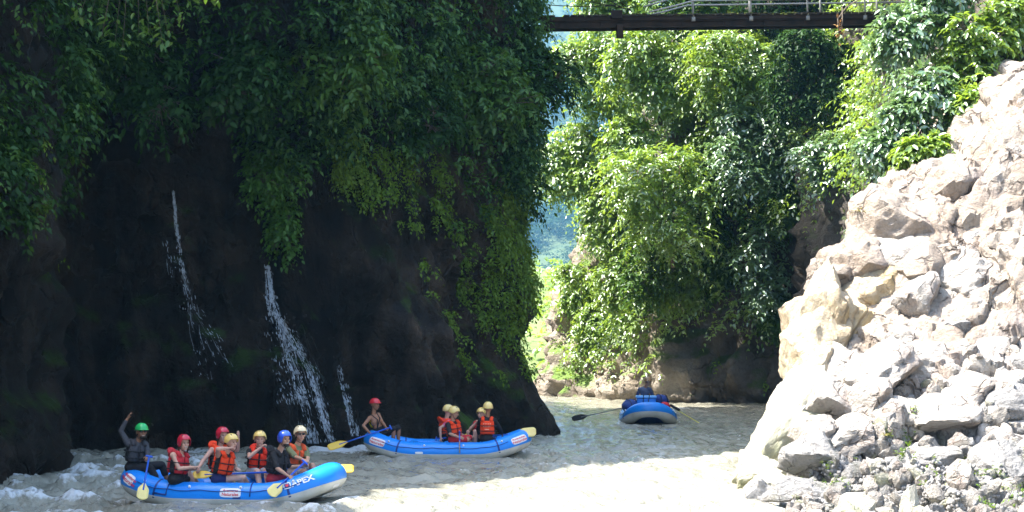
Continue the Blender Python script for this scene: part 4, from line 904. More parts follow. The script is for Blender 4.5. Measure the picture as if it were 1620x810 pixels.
class Raft:
    def __init__(s, label, loc, yaw, L, W, kb, ks, r=.25, zc=.09):
        s.root = empty('raft', loc, label, 'raft', None); s.root.rotation_euler = (0, 0, yaw)
        s.M = Matrix.Translation(loc) @ Matrix.Rotation(yaw, 4, 'Z'); s.r, s.L, s.W, s.kb, s.ks, s.zc = r, L, W, kb, ks, zc
        N = 720; a = np.linspace(0, 2 * PI, N, endpoint=False); e = 2 / 2.9; ca, sa = np.cos(a), np.sin(a)
        x = (L / 2 - r) * np.sign(ca) * np.abs(ca) ** e; y = (W / 2 - r) * np.sign(sa) * np.abs(sa) ** e
        x, y = np.r_[x, x[0]], np.r_[y, y[0]]; d = np.r_[0, np.cumsum(np.hypot(np.diff(x), np.diff(y)))]; s.per = d[-1]
        s.n = 150; q = np.linspace(0, s.per, s.n, endpoint=False); s.x = np.interp(q, d, x); s.y = np.interp(q, d, y); s.z = s.kick(s.x)
        C = np.stack([s.x, s.y, s.z], -1)
        for _ in range(4): C = (np.roll(C, 1, 0) + 2 * C + np.roll(C, -1, 0)) / 4
        T = nrm(np.roll(C, -1, 0) - np.roll(C, 1, 0)); n = nrm(np.stack([T[:, 1], -T[:, 0], 0 * T[:, 0]], -1)); s.C, s.T, s.Nn, s.U = C, T, n, nrm(np.cross(n, T) * 1.0)
        if s.U[:, 2].mean() < 0: s.U = -s.U
        s.build()
    def kick(s, x):
        h = s.L / 2 - s.r; t = np.clip((np.abs(x) / h - .42) / .58, 0, 1) ** 1.7
        return s.zc + np.where(np.asarray(x) > 0, s.kb, s.ks) * t
    def at(s, q, th, off=0.0):
        """q: arc position (m) along the tube loop, th: angle round it (0 = outboard, 90 = top)"""
        u = (q / s.per * s.n) % s.n; i = int(u); f = u - i; j = (i + 1) % s.n; l = lambda A: A[i] * (1 - f) + A[j] * f
        c, n, up = l(s.C), l(s.Nn), l(s.U); return c + (n * math.cos(th) + up * math.sin(th)) * (s.r + off)
    def q_near(s, x, side=-1):
        k = [i for i in range(s.n) if s.y[i] * side > .02]; i = min(k, key=lambda i: abs(s.x[i] - x)); return i * s.per / s.n
    def strip(s, th0, th1, m, off=0, q0=None, q1=None, n=None):
        """closed shell patch of the tube surface"""
        loop = q0 is None
        qs = np.linspace(0, s.per, s.n, endpoint=False) if loop else np.linspace(q0, q1, n)
        th = np.radians(np.linspace(th0, th1, m)); P = np.array([[s.at(q, t, off) for t in th] for q in qs])
        return P.reshape(-1, 3), grid_faces(len(qs), m, wrap_u=loop)
    def part(s, name, V, F, m, parent=None, sm=True): return link(name, npmesh(name, V, F, [m], sm), parent or s.root)
    def build(s):
        V, F = s.strip(-11, 218, 22); s.part('tube', V, F, blue)
        V, F = s.strip(218, 349, 14); s.part('underside', V, F, hullw)
        V, F = s.strip(-14, -9, 3, .006); s.part('rub_strip', V, F, hullw)
        # floor and thwarts
        h = s.L / 2 - s.r; xs = np.linspace(-h * .97, h * .97, 60); V = []
        for x in xs:
            w = (s.W / 2 - s.r) * max(0, 1 - abs(x / h) ** 2.9) ** (1 / 2.9)
            for t in np.linspace(-1, 1, 22):
                V.append((x, w * t, s.kick(x) - .14 + .03 * abs(math.sin(t * PI * 4))))
        s.part('floor', V, grid_faces(60, 22), floor_m)
        Vb = [(v[0], v[1], v[2] - .09) for v in V]; s.part('floor_bottom', Vb, grid_faces(60, 22)[:, ::-1], blue_d)
        for x in (-s.L * .21, 0, s.L * .21):
            mb = MB(); w = s.W / 2 - s.r * 1.4; mb.capsule((x, -w, s.zc + .03), (x, w, s.zc + .03), .20, .20, 18, 5); mb.obj('thwart', blue, s.root)
        # seams, grab rope, rings, valves
        for q in (s.q_near(-s.L * .28), s.q_near(s.L * .30), s.q_near(-s.L * .28, 1), s.q_near(s.L * .30, 1)):
            V, F = s.strip(-20, 200, 16, .004, q - .02, q + .02, 3); s.part('seam', V, F, blue_d)
        for side in (-1, 1):
            for x in (-s.L * .33, -s.L * .12, s.L * .10, s.L * .33):
                q = s.q_near(x, side); mb = MB(); p, p2 = s.at(q, .75, -.01), s.at(q, .75, .02); mb.capsule(p, p2, .026, .024, 12, 3); mb.obj('valve', white, s.root)
        for side in (-1, 1):
            qa, qb = s.q_near(-s.L * .36, side), s.q_near(s.L * .36, side); mb = MB()
            mb.tube([tuple(s.at(qa + (qb - qa) * t, .5 - .10 * abs(math.sin(t * PI * 5)), .014)) for t in np.linspace(0, 1, 50)], .008, 5); mb.obj('grab_rope', blue_d, s.root)
    def decal(s, name, q, th, w, h, m, rot=0, parent=None, off=.006):
        """rounded panel lying on the tube, centred at (q, th)"""
        n = 40; V = []; R = min(w, h) * .28
        for ring in (1.0, .5):
            for i in range(n):
                a = 2 * PI * i / n; c, sn = math.cos(a), math.sin(a); e = .42
                u, v = w / 2 * ring * math.copysign(abs(c) ** e, c), h / 2 * ring * math.copysign(abs(sn) ** e, sn)
                V.append(s.uv(q, th, u, v, rot, off))
        V.append(s.uv(q, th, 0, 0, rot, off)); F = []
        bm = [[i, (i + 1) % n, n + (i + 1) % n, n + i] for i in range(n)] + [[n + i, n + (i + 1) % n, 2 * n] for i in range(n)]
        mb = MB(); mb.add(V, bm); return mb.obj(name, m, parent or s.root)
    def uv(s, q, th, u, v, rot=0, off=.006):
        c, sn = math.cos(rot), math.sin(rot); return tuple(s.at(q + u * c - v * sn, th + (u * sn + v * c) / s.r, off))
    def text(s, name, body, q, th, size, m, rot=0, parent=None, off=.011, bold=.02, dv=0):
        cu = bpy.data.curves.new('lettering', 'FONT'); cu.body = body; cu.size = size; cu.align_x = 'CENTER'; cu.align_y = 'CENTER'; cu.offset = bold * size; cu.resolution_u = 3
        o = bpy.data.objects.new('lettering', cu); COL.objects.link(o); dg = bpy.context.evaluated_depsgraph_get(); me = bpy.data.meshes.new_from_object(o.evaluated_get(dg)); bpy.data.objects.remove(o)
        bm = bmesh.new(); bm.from_mesh(me); bmesh.ops.triangulate(bm, faces=bm.faces[:])
        for v in bm.verts: v.co = s.uv(q, th, v.co.x, v.co.y + dv, rot, off)
        bm.to_mesh(me); bm.free(); me.materials.clear(); me.materials.append(m); me.name = name
        return link(name, me, parent or s.root)
    def panel(s, q, th, w, h, rot=0):
        p = s.decal('sponsor_panel', q, th, w, h, white, rot)
        s.text('lettering', 'Aventuras', q, th, h * .40, red_t, rot, p, dv=h * .20); s.text('lettering', 'Naturales', q, th, h * .46, red_t, rot, p, dv=-h * .20)
    def w(s, x, y, z): return s.M @ Vector((x, y, z))

Y1 = 36.0; R1 = Raft('large blue and white raft nearest the camera, carrying seven people in helmets', Vector((px(369, 0, Y1).x, Y1, 0)), math.radians(-11), 4.38, 1.95, .35, .25)
Y2 = 48.5; R2 = Raft('blue and white raft passing the cliff foot, carrying five people', Vector((px(708, 0, Y2).x, Y2, 0)), math.radians(-2), 4.30, 1.95, .30, .27)
Y3 = 64.6; R3 = Raft('blue gear raft further upstream seen end on, loaded with bags', Vector((px(1025, 0, Y3 + 1.6).x, Y3 + 1.6, 0)), math.radians(-92), 4.3, 2.0, .36, .3, r=.26, zc=.1)
# writing on the near raft
q = R1.q_near(.26); R1.panel(q, .34, .40, .175)
q = R1.q_near(-1.70); R1.panel(q, .45, .22, .20, -.25)
q = R1.q_near(1.50); R1.text('lettering', 'APEX', q + .07, .55, .145, white, .05, bold=.03)
em = R1.decal('emblem', q - .18, .55, .13, .125, white, 0); R1.decal('emblem_ring', q - .18, .55, .095, .09, blue_d, 0, em, .010); R1.decal('emblem_dot', q - .18, .55, .05, .05, red_t, 0, em, .014)
for x in (-.98, .62):        # webbing foot straps hanging over the tube
    qq = R1.q_near(x); mb = MB(); mb.tube([R1.at(qq, t, .012) for t in np.linspace(1.6, .06, 9)], .011, 6)
    if x < 0: mb.tube([R1.at(qq - k, .06, .012) for k in (0, .12, .24)], .016, 6)
    mb.obj('foot_strap', blue_d, R1.root)
qq = R1.q_near(.40); R1.decal('patch', qq, -.05, .15, .03, blue_d)
qq = R1.q_near(-.98); R1.decal('handle_patch', qq, 1.15, .08, .12, blue_l)
q = R1.q_near(1.9); R1.decal('number_patch', q + .02, -.62, .17, .07, white)
q = R2.q_near(-1.62); R2.panel(q, .38, .36, .19, -.02)
q = R2.q_near(1.72); R2.panel(q, .40, .34, .18, .06)
q = R2.q_near(-.62); R2.decal('patch', q, -.02, .19, .055, white)
for th in (-.15,): pass
q = R3.q_near(2.2, 1); R3.decal('number_patch', 0.0, -.55, .18, .06, hullw)

# ------------------------------------------------------------------ people
HEADM = {}
def cmat(name, col, rough=.75): 
    if name not in HEADM: HEADM[name] = mat(name, col, rough, .3, noise=(22, tuple(c * .8 for c in col), .6), bump=(16, .8, .03) if rough > .6 else (60, .2, .003))
    return HEADM[name]
SK_L = cmat('fair_skin', (.58, .33, .24), .5); SK_T = cmat('tanned_skin', (.30, .145, .085), .5); SK_M = cmat('medium_skin', (.46, .25, .165), .5)
ORANGE = cmat('orange_nylon', (.84, .060, .012)); ORANGE2 = cmat('worn_orange_nylon', (.74, .10, .03)); ORANGE3 = cmat('red_orange_nylon', (.82, .04, .015)); REDJ = cmat('dark_red_nylon', (.50, .025, .035)); BLACKC = cmat('black_cloth', (.014, .014, .017)); GREYC = cmat('charcoal_cloth', (.05, .05, .058))
eye_m = mat('eye_dark', (.03, .02, .015), .2); tooth = mat('teeth', (.5, .46, .41), .4); lip = mat('lips', (.35, .10, .09), .5); lens = mat('dark_lens', (.006, .006, .008), .1)

def remesh(name, mb, voxel, m, parent, origin, it=2):
    me = mb.mesh(name, m, True, origin); o = link(name, me)
    md = o.modifiers.new('r', 'REMESH'); md.mode = 'VOXEL'; md.voxel_size = voxel; md.use_smooth_shade = True
    if it: sm = o.modifiers.new('s', 'SMOOTH'); sm.iterations = it; sm.factor = .5
    dg = bpy.context.evaluated_depsgraph_get(); m2 = bpy.data.meshes.new_from_object(o.evaluated_get(dg)); bpy.data.objects.remove(o); bpy.data.meshes.remove(me)
    m2.name = name; m2.materials.clear(); m2.materials.append(m)
    return link(name, m2, parent)

def ik(a, b, l1, l2, hint):
    d = b - a; D = d.length
    if D > (l1 + l2) * .985: b = a + d.normalized() * (l1 + l2) * .985; d = b - a; D = d.length
    if D < .12: D = .12
    x = (l1 * l1 - l2 * l2 + D * D) / (2 * D); h = math.sqrt(max(l1 * l1 - x * x, 1e-4)); u = d.normalized()
    v = hint - u * hint.dot(u); v = v.normalized() if v.length > 1e-4 else u.orthogonal().normalized()
    return a + u * x + v * h, b

def hand(mb, wr, d, pn, side, curl, sc=1.0, point=False):
    """palm and five fingers; d: direction of the hand, pn: palm normal (side the fingers close to), side: towards the thumb"""
    d = d.normalized(); pn = (pn - d * pn.dot(d)).normalized(); sd = d.cross(pn).normalized() * side
    for k in (-.027, -.009, .009, .027): mb.capsule(wr - d * .005, wr + d * .082 * sc + sd * k, .015, .0125, 8, 3)
    ln = (.072, .08, .075, .058)
    for i, k in enumerate((.031, .0105, -.0105, -.031)):
        c = curl * (1 + .12 * i) if not (point and i < 1) else .05
        p = wr + d * .082 * sc + sd * k; t = d.copy(); L_ = ln[i]
        for sgm, f in ((0, .5), (1, .3), (2, .22)):
            ang = c * (.55, 1.0, .7)[sgm]; ax = sd; R = Matrix.Rotation(ang if (d.cross(pn)).dot(sd) > 0 else -ang, 3, ax); t = (R @ t).normalized()
            p2 = p + t * L_ * f + sd * k * .06; mb.capsule(p, p2, .0098 - .0008 * sgm, .0088 - .0008 * sgm, 8, 3); p = p2
    p = wr + d * .022 + sd * .026; t = (d * .62 + sd * .75 + pn * .35).normalized(); p2 = p + t * .042; mb.capsule(p, p2, .0125, .0105, 8, 3)
    t2 = (d * .85 + sd * .25 + pn * (.3 + .4 * curl)).normalized(); mb.capsule(p2, p2 + t2 * .036, .0105, .0085, 8, 3)

def patch(mb, fr, th0, th1, z0, z1, rx, ry, thick, n=14, m=10, puff=.6, taper=None):
    """padded shell panel round the torso; fr = (origin, right, fwd, up)"""
    o, ri, fw, up = fr; ths = np.linspace(th0, th1, n); zs = np.linspace(z0, z1, m); V = []
    for lay in (1, 0):
        for i, t in enumerate(ths):
            for j, z in enumerate(zs):
                a, b = -1 + 2 * i / (n - 1), -1 + 2 * j / (m - 1); f = (1 - abs(a) ** 6) * (1 - abs(b) ** 6)
                k = 1 - (taper or 0) * (j / (m - 1)) ** 2
                r = lay * thick * (1 - puff + puff * f)
                c, s_ = math.sin(math.radians(t)), math.cos(math.radians(t))
                V.append(o + up * z + ri * (rx * k + r) * c + fw * (ry * k + r) * s_)
    A = np.arange(n * m).reshape(n, m); F = []
    for i in range(n - 1):
        for j in range(m - 1):
            F.append([A[i, j], A[i + 1, j], A[i + 1, j + 1], A[i, j + 1]]); F.append([n * m + A[i, j + 1], n * m + A[i + 1, j + 1], n * m + A[i + 1, j], n * m + A[i, j]])
    ed = [A[i, 0] for i in range(n)] + [A[n - 1, j] for j in range(1, m)] + [A[i, m - 1] for i in range(n - 2, -1, -1)] + [A[0, j] for j in range(m - 2, 0, -1)]
    for i in range(len(ed)):
        a, b = ed[i], ed[(i + 1) % len(ed)]; F.append([a, b, b + n * m, a + n * m][::-1])
    mb.add([tuple(v) for v in V], [[int(x) for x in f] for f in F])

def helmet(col, typ, hc, f, r, u, root, org, glossy=.25):
    m = mat('helmet_shell', col, glossy, .5, noise=(9, tuple(c * .82 for c in col), .5), coat=.3); n, k = 36, 12
    rx, ry, rz = .105, .125, .118; V = []
    lowz = {'full': lambda a: -.62 if abs(a) > 62 else (.30 if abs(a) < 42 else .30 - (abs(a) - 42) / 20 * .92), 'half': lambda a: .10 - .12 * smooth(50, 130, abs(a)), 'cap': lambda a: (.26 if abs(a) < 45 else .26 - .50 * smooth(45, 85, abs(a)))}[typ]
    for lay in (1.0, .93):
        for j in range(k + 1):
            for i in range(n):
                a = -180 + 360 * i / n; zl = float(lowz(a)); ph = (PI / 2) + (math.asin(zl) - PI / 2) * j / k; ch, sh = math.cos(ph), math.sin(ph); c, s_ = math.sin(math.radians(a)), math.cos(math.radians(a))
                e = 1 + (.03 if j == k else 0) * (lay == 1)
                V.append(hc + u * (sh * rz * lay + .024) + (r * c * rx + f * (s_ * ry)) * (ch ** .86 if ch > 0 else 0) * lay * e)
    mb = MB(); F = []; q = (k + 1) * n
    for j in range(k):
        for i in range(n):
            a, b, c, d = j * n + i, j * n + (i + 1) % n, (j + 1) * n + (i + 1) % n, (j + 1) * n + i; F.append([a, d, c, b]); F.append([q + a, q + b, q + c, q + d])
    for i in range(n): F.append([k * n + i, q + k * n + i, q + k * n + (i + 1) % n, k * n + (i + 1) % n])
    mb.add([tuple(v) for v in V], F); h = mb.obj('helmet', m, root, True, org)
    mb = MB()                                                        # chin strap and rim
    for s_ in (-1, 1): mb.tube([hc + r * s_ * .088 + f * .01 + u * (-.03), hc + r * s_ * .062 + f * .045 - u * .10, hc + f * .06 - u * .138], .0055, 6)
    mb.obj('chin_strap', black, h, True, org)
    if typ == 'half':
        mb = MB(); mb.tube([hc + r * math.sin(a) * .112 + f * math.cos(a) * .138 + u * .037 for a in np.linspace(-1.0, 1.0, 11)], [.004] + [.011] * 9 + [.004], 8); mb.obj('peak', m, h, True, org)
    else:
        mb = MB()
        for s_ in (-1, 0, 1): mb.ell(hc + u * (.125 if s_ == 0 else .118) + r * s_ * .045 + f * .045, [r * .008, f * .026, u * .012], 10, 6)
        mb.obj('vent', black, h, True, org)
    return h

def person(label, Y, pel, neck, head, face, tf, rh, lh, rf, lf, skin, hel, jacket=None, shirt=None, shorts=None, voxel=.0095, re=(0, 0, -1), le=(0, 0, -1), rk=(0, 0, 1), lk=(0, 0, 1),
           glasses=False, mouth='lip', hair=None, rc=.9, lc=.9, rpoint=False, seat='raft', nod=0, extra=None, group='rafters'):
    W = lambda t: px(t[0], t[1], Y + (t[2] if len(t) > 2 else 0))
    pe, ne, hd = W(pel), W(neck), W(head); rh, lh, rf, lf = W(rh), W(lh), W(rf), W(lf)
    up = (ne - pe).normalized(); fw = Vector(tf); fw = (fw - up * fw.dot(up)).normalized(); ri = fw.cross(up).normalized()
    org = pe - Vector((0, 0, .11)); root = empty('person', org, label, 'person', group); tl = (ne - pe).length
    H = lambda a: pe + up * tl * a
    hu = Vector((0, 0, 1)) if not nod else (Vector((0, 0, 1)) + Vector(face) * nod).normalized(); f = Vector(face); f = (f - hu * f.dot(hu)).normalized(); hr = f.cross(hu).normalized()
    shR, shL = H(.90) + ri * .175 - up * .01, H(.90) - ri * .175 - up * .01
    elR, wrR = ik(shR, rh, .285, .255, Vector(re)); elL, wrL = ik(shL, lh, .285, .255, Vector(le))
    hpR, hpL = pe + ri * .095 - up * .02, pe - ri * .095 - up * .02
    knR, anR = ik(hpR, rf, .43, .42, Vector(rk)); knL, anL = ik(hpL, lf, .43, .42, Vector(lk))
    b = MB()
    # trunk
    b.ell(pe + up * .0, [ri * .165, fw * .125, up * .13]); b.ell(H(.38), [ri * .135, fw * .10, up * .16]); b.ell(H(.68), [ri * .16, fw * .115, up * .17]); b.capsule(H(.88) + ri * .12, H(.88) - ri * .12, .068, .068, 14, 5)
    b.capsule(H(.92), hd - hu * .05 - f * .015, .06, .053, 14, 4)
    HS = 1.17
    def HE(c, ax, *k): b.ell(hd + (Vector(c) - hd) * HS, [Vector(v) * HS for v in ax], *k)
    def HC(p, q, ra, rb, *k): b.capsule(hd + (Vector(p) - hd) * HS, hd + (Vector(q) - hd) * HS, ra * HS, rb * HS, *k)
    # head
    HE(hd + hu * .030 - f * .008, [hr * .076, f * .096, hu * .094], 22, 14); HE(hd - hu * .035 + f * .022, [hr * .060, f * .066, hu * .080], 18, 12); HE(hd - hu * .094 + f * .058, [hr * .026, f * .024, hu * .022], 12, 8)
    HC(hd + hu * .010 + f * .088, hd - hu * .028 + f * .106, .009, .0145, 10, 4); HC(hd + hu * .030 + f * .082 - hr * .03, hd + hu * .030 + f * .082 + hr * .03, .012, .012, 8, 3)
    for s_ in (-1, 1): HE(hd + hr * s_ * .079 - f * .008 - hu * .012, [hr * .010, f * .020, hu * .032], 10, 8); HE(hd + hr * s_ * .038 + f * .062 - hu * .02, [hr * .022, f * .022, hu * .02], 10, 8)
    HC(hd - hu * .060 + f * .084 - hr * .018, hd - hu * .060 + f * .084 + hr * .018, .0095, .0095, 8, 3)
    # arms and legs
    for sh, el, wr, s_, cu, pt in ((shR, elR, wrR, 1, rc, rpoint), (shL, elL, wrL, -1, lc, False)):
        b.ell(sh, [ri * .062, fw * .06, up * .06], 12, 8); b.capsule(sh, el, .051, .039, 14, 4); mid = el.lerp(wr, .3); b.capsule(el, mid, .039, .041, 12, 4); b.capsule(mid, wr, .041, .026, 12, 4)
        d = (wr - el).normalized(); pn = (hd - wr) if cu < .5 else (pe + fw * .3 - wr); pn = pn if pn.length > .05 else fw
        hand(b, wr, d, pn.normalized(), s_, cu, point=pt)
    for hp, kn, an in ((hpR, knR, anR), (hpL, knL, anL)):
        b.capsule(hp, kn, .088, .058, 16, 5); m_ = kn.lerp(an, .35); b.capsule(kn, m_, .056, .058, 14, 4); b.capsule(m_, an, .058, .036, 14, 4)
        fd = Vector((fw.x, fw.y, -.15)).normalized(); b.capsule(an - fd * .03 - Vector((0, 0, .03)), an + fd * .15 - Vector((0, 0, .05)), .036, .03, 12, 4)
    remesh('body', b, voxel, skin, root, org)
    # face details
    hu0, f0, hr0 = hu, f, hr; hu, f, hr = hu * HS, f * HS, hr * HS
    if glasses:
        mb = MB()
        for s_ in (-1, 1): mb.ell(hd + hu * .010 + f * .090 + hr * s_ * .031, [hr * .029, f * .014, hu * .019], 12, 8); mb.tube([hd + hu * .012 + f * .084 + hr * s_ * .056, hd + hu * .010 + hr * s_ * .084], .004, 5)
        mb.tube([hd + hu * .014 + f * .10 - hr * .012, hd + hu * .014 + f * .10 + hr * .012], .004, 5); mb.obj('sunglasses', lens, root, True, org)
    else:
        for s_ in (-1, 1): mb = MB(); mb.ell(hd + hu * .008 + f * .0865 + hr * s_ * .031, [hr * .013, f * .008, hu * .007], 10, 6); mb.obj('eye', eye_m, root, True, org)
    mb = MB(); mb.ell(hd - hu * .058 + f * .0935, [hr * (.023 if mouth == 'smile' else .022), f * .005, hu * (.006 if mouth == 'smile' else .0065)], 12, 6); mb.obj('mouth', tooth if mouth == 'smile' else lip, root, True, org)
    if hair:
        mb = MB(); mb.ell(hd + hu * .02 - f * .022, [hr * .088, f * .088, hu * .10], 16, 10)
        for s_ in (-1, 1):
            if hair[1] > .12: mb.capsule(hd + hr * s_ * .07 - f * .02 - hu * .04, hd + hr * s_ * .075 - f * .03 - hu * hair[1], .028, .012, 8, 4)
        if hair[1] < 0: mb.ell(hd - hu * .098 + f * .052, [hr * .042, f * .034, hu * .030], 12, 8)
        mb.obj('beard' if hair[1] < 0 else 'hair', cmat('hair_' + str(round(hair[0][0], 3)), hair[0], .6), root, True, org) if hair[1] > 0 else None
        if hair[1] < 0: mb2 = MB(); mb2.ell(hd - hu * .088 + f * .050, [hr * .050, f * .044, hu * .034], 12, 8); mb2.obj('beard', cmat('hair_d', hair[0], .7), root, True, org)
    hk = 1.04; helmet(hel[0], hel[1], hd, f * hk, hr * hk, hu * hk, root, org); hu, f, hr = hu0, f0, hr0
    # clothes
    if shirt:
        col, sl = shirt; c = MB(); c.ell(H(.38), [ri * .150, fw * .115, up * .17]); c.ell(H(.66), [ri * .175, fw * .130, up * .18]); c.capsule(H(.87) + ri * .125, H(.87) - ri * .125, .080, .080, 14, 5); c.capsule(H(.9), H(1.0), .075, .068, 14, 3)
        for sh, el, wr in ((shR, elR, wrR), (shL, elL, wrL)):
            if sl > 0:
                e1 = sh.lerp(el, min(1, sl * 2)); c.capsule(sh, e1, .066, .060 if sl < .5 else .052, 14, 4)
                if sl > .5: c.capsule(el, el.lerp(wr, (sl - .5) * 2), .053, .040, 14, 4)
        remesh('shirt', c, .012, col, root, org)
    if shorts:
        col, ln = shorts; c = MB(); c.ell(pe, [ri * .182, fw * .142, up * .145])
        for hp, kn, an in ((hpR, knR, anR), (hpL, knL, anL)):
            c.capsule(hp, hp.lerp(kn, min(ln, .96)), .104, .080, 16, 5)
            if ln > 1: c.capsule(kn, kn.lerp(an, .4), .070, .072, 14, 4); c.capsule(kn.lerp(an, .4), kn.lerp(an, ln - 1), .072, .050, 14, 4)
        remesh('shorts' if ln < 1 else 'trousers', c, .012, col, root, org)
    if jacket:
        mc, sc_, pil = jacket; fr = (pe, ri, fw, up); z0, z1 = tl * .20, tl * .86
        j = MB(); patch(j, fr, 6, 62, z0, z1, .168, .128, .060, taper=.10); patch(j, fr, -62, -6, z0, z1, .168, .128, .060, taper=.10); patch(j, fr, 112, 248, z0, z1, .168, .128, .055, 20, taper=.06)
        for s_ in (-1, 1):
            pts = [pe + up * z1 * .98 + ri * s_ * .105 + fw * .13, pe + up * (tl * .985) + ri * s_ * .112 + fw * .06, pe + up * (tl * 1.0) + ri * s_ * .110 - fw * .05, pe + up * z1 * .98 + ri * s_ * .105 - fw * .14]
            j.tube(pts, [.044, .046, .046, .044], 10)
        jk = j.obj('life_jacket', mc, root, True, org)
        for t0_, t1_ in ((64, 110), (-110, -64)): k = MB(); patch(k, fr, t0_, t1_, z0, z1 * .82, .166, .126, .030); k.obj('side_panel', sc_, jk, True, org)
        for a in (.36, .62):
            s2 = MB(); V = [pe + up * tl * a + ri * (.168 + .068) * math.sin(t) + fw * (.128 + .068) * math.cos(t) for t in np.linspace(0, 2 * PI, 33)]; s2.tube(V, .011, 6); s2.obj('strap', black, jk, True, org)
        s2 = MB()
        for a in (.36, .62): s2.ell(pe + up * tl * a + fw * .198, [ri * .028, fw * .012, up * .018], 10, 6)
        s2.obj('buckle', black, jk, True, org)
        if pil:
            p = MB(); cpt = pe + up * (tl * .98) - fw * (.17); pu = (up * .8 - fw * .55).normalized(); pf = ri.cross(pu)
            p.ell(cpt, [ri * .135, pf * .042, pu * .105], 18, 10); p.obj('collar', mc, jk, True, org)
    return dict(root=root, org=org, fr=(pe, ri, fw, up), wrR=wrR, wrL=wrL, hd=hd, tl=tl)

def paddle(label, a, b, Y, blade_l=.42, blade_w=.19, flat=(0, -1, 0), bm_=None, sm=None, grip=True, group=None, cat='paddle'):
    """a: grip end, b: blade tip (photo pixel + depth offset)"""
    W = lambda t: px(t[0], t[1], Y + (t[2] if len(t) > 2 else 0)) if not isinstance(t, Vector) else t
    A, B = W(a), W(b); d = (B - A).normalized(); n = Vector(flat); n = (n - d * n.dot(d)).normalized(); s = d.cross(n); e = empty('paddle' if cat == 'paddle' else 'oar', A, label, cat, group)
    mb = MB(); mb.tube([A, B - d * blade_l * .55], .0175, 10); mb.obj('shaft', sm or shaft_m, e, True, A)
    if grip: mb = MB(); mb.capsule(A - s * .05, A + s * .05, .02, .02, 10, 4); mb.obj('grip', sm or shaft_m, e, True, A)
    o = B - d * blade_l; K = 12; V = []
    for lay in (-1, 1):
        for i in range(K + 1):
            t = i / K; w = blade_w * .5 * (smooth(-.05, .45, t) * .88 + .12) * (1 if t < .8 else math.sqrt(max(0, 1 - ((t - .8) / .2) ** 2)) * .45 + .55)
            for j in range(5):
                q = -1 + j * .5; V.append(tuple(o + d * blade_l * t + s * w * q + n * (lay * (.004 + .012 * (1 - abs(q)) * (1 - t)) + .02 * (q * q - .4) * t)))
    F = []; z = (K + 1) * 5
    for i in range(K):
        for j in range(4): a_ = i * 5 + j; F.append([a_, a_ + 1, a_ + 6, a_ + 5]); F.append([z + a_, z + a_ + 5, z + a_ + 6, z + a_ + 1])
        F.append([i * 5, i * 5 + 5, z + i * 5 + 5, z + i * 5]); F.append([i * 5 + 4, z + i * 5 + 4, z + i * 5 + 9, i * 5 + 9])
    F.append([0, z, z + 1, 1]); F.append([1, z + 1, z + 2, 2]); F.append([2, z + 2, z + 3, 3]); F.append([3, z + 3, z + 4, 4]); a_ = K * 5
    for j in range(4): F.append([a_ + j, a_ + j + 1, z + a_ + j + 1, z + a_ + j])
    mb = MB(); mb.add(V, F); mb.obj('blade', bm_ or yellow, e, True, A); return e

G, RH, BH, YH, CH = (.02, .42, .10), (.55, .02, .045), (.03, .09, .55), (.78, .55, .16), (.80, .66, .40)
GY = (.74, .56, .20)
# ---- near raft
P1 = person('guide in green helmet and sunglasses raising one arm at the near raft stern', Y1, (213, 738, .05), (217, 698, .05), (224, 683, 0), (.45, -.9, -.1), (.55, -.85, 0), (201, 663, .0), (234, 727, -.42), (255, 772, -.15), (268, 768, .25),
       SK_T, (G, 'half'), (GREYC, BLACKC, False), (GREYC, .9), (BLACKC, 1.5), voxel=.0085, re=(-1, .1, .0), le=(.6, .4, -1), glasses=True, mouth='smile', hair=((.02, .015, .012), -1), rc=.35, rpoint=True)
P2 = person('smiling woman in dark red helmet and red life jacket on the near raft', Y1, (279, 757, -.58), (284, 716, -.55), (291, 701, -.58), (.55, -.83, 0), (.85, -.5, 0), (305, 739, -.75), (311, 742, -.45), (312, 775, -.1), (318, 774, .2),
       SK_L, (RH, 'full'), (REDJ, BLACKC, True), None, (BLACKC, .72), voxel=.0085, re=(-.7, -.4, -1), le=(.2, .6, -1), mouth='smile', hair=((.05, .028, .018), .16))
P3 = person('woman in a red helmet waving her hand on the far tube of the near raft', Y1, (345, 750, .45), (347, 706, .40), (352, 689, .36), (.55, -.83, 0), (.7, -.7, 0), (314, 741, -.1), (377, 694, .25), (352, 775, .0), (372, 775, .1),
       SK_L, (RH, 'full'), (ORANGE, BLACKC, True), None, (BLACKC, .6), voxel=.0085, re=(-.8, 0, -.6), le=(.8, -.3, -.6), lc=.3, hair=((.06, .035, .02), .15))
P4 = person('person in yellow helmet and blue black swimwear shading the eyes with bare legs', Y1, (348, 757, -.60), (357, 716, -.60), (366, 700, -.66), (.75, -.66, -.1), (.8, -.6, 0), (361, 709, -.80), (377, 742, -.6), (388, 778, -.2), (396, 776, .05),
       SK_L, (YH, 'cap'), (ORANGE, BLACKC, True), (BLACKC, 0), (cmat('blue_black_swimwear', (.015, .02, .09)), .35), voxel=.0085, re=(-1, -.4, -.35), le=(.3, .3, -1), rc=.5, rk=(.9, -.2, .6), lk=(.9, .1, .6))
P5 = person('person in yellow helmet and grey shorts with one hand over the face', Y1, (405, 747, .50), (409, 711, .46), (411, 695, .42), (.15, -.98, 0), (.35, -.9, 0), (411, 709, .18), (425, 748, .1), (412, 778, -.1), (425, 778, .0),
       SK_L, (YH, 'cap'), (ORANGE3, BLACKC, True), (BLACKC, .2), (cmat('grey_shorts', (.35, .36, .38)), .75), voxel=.009, re=(-.5, -.8, -.7), le=(.6, 0, -1), rc=.5)
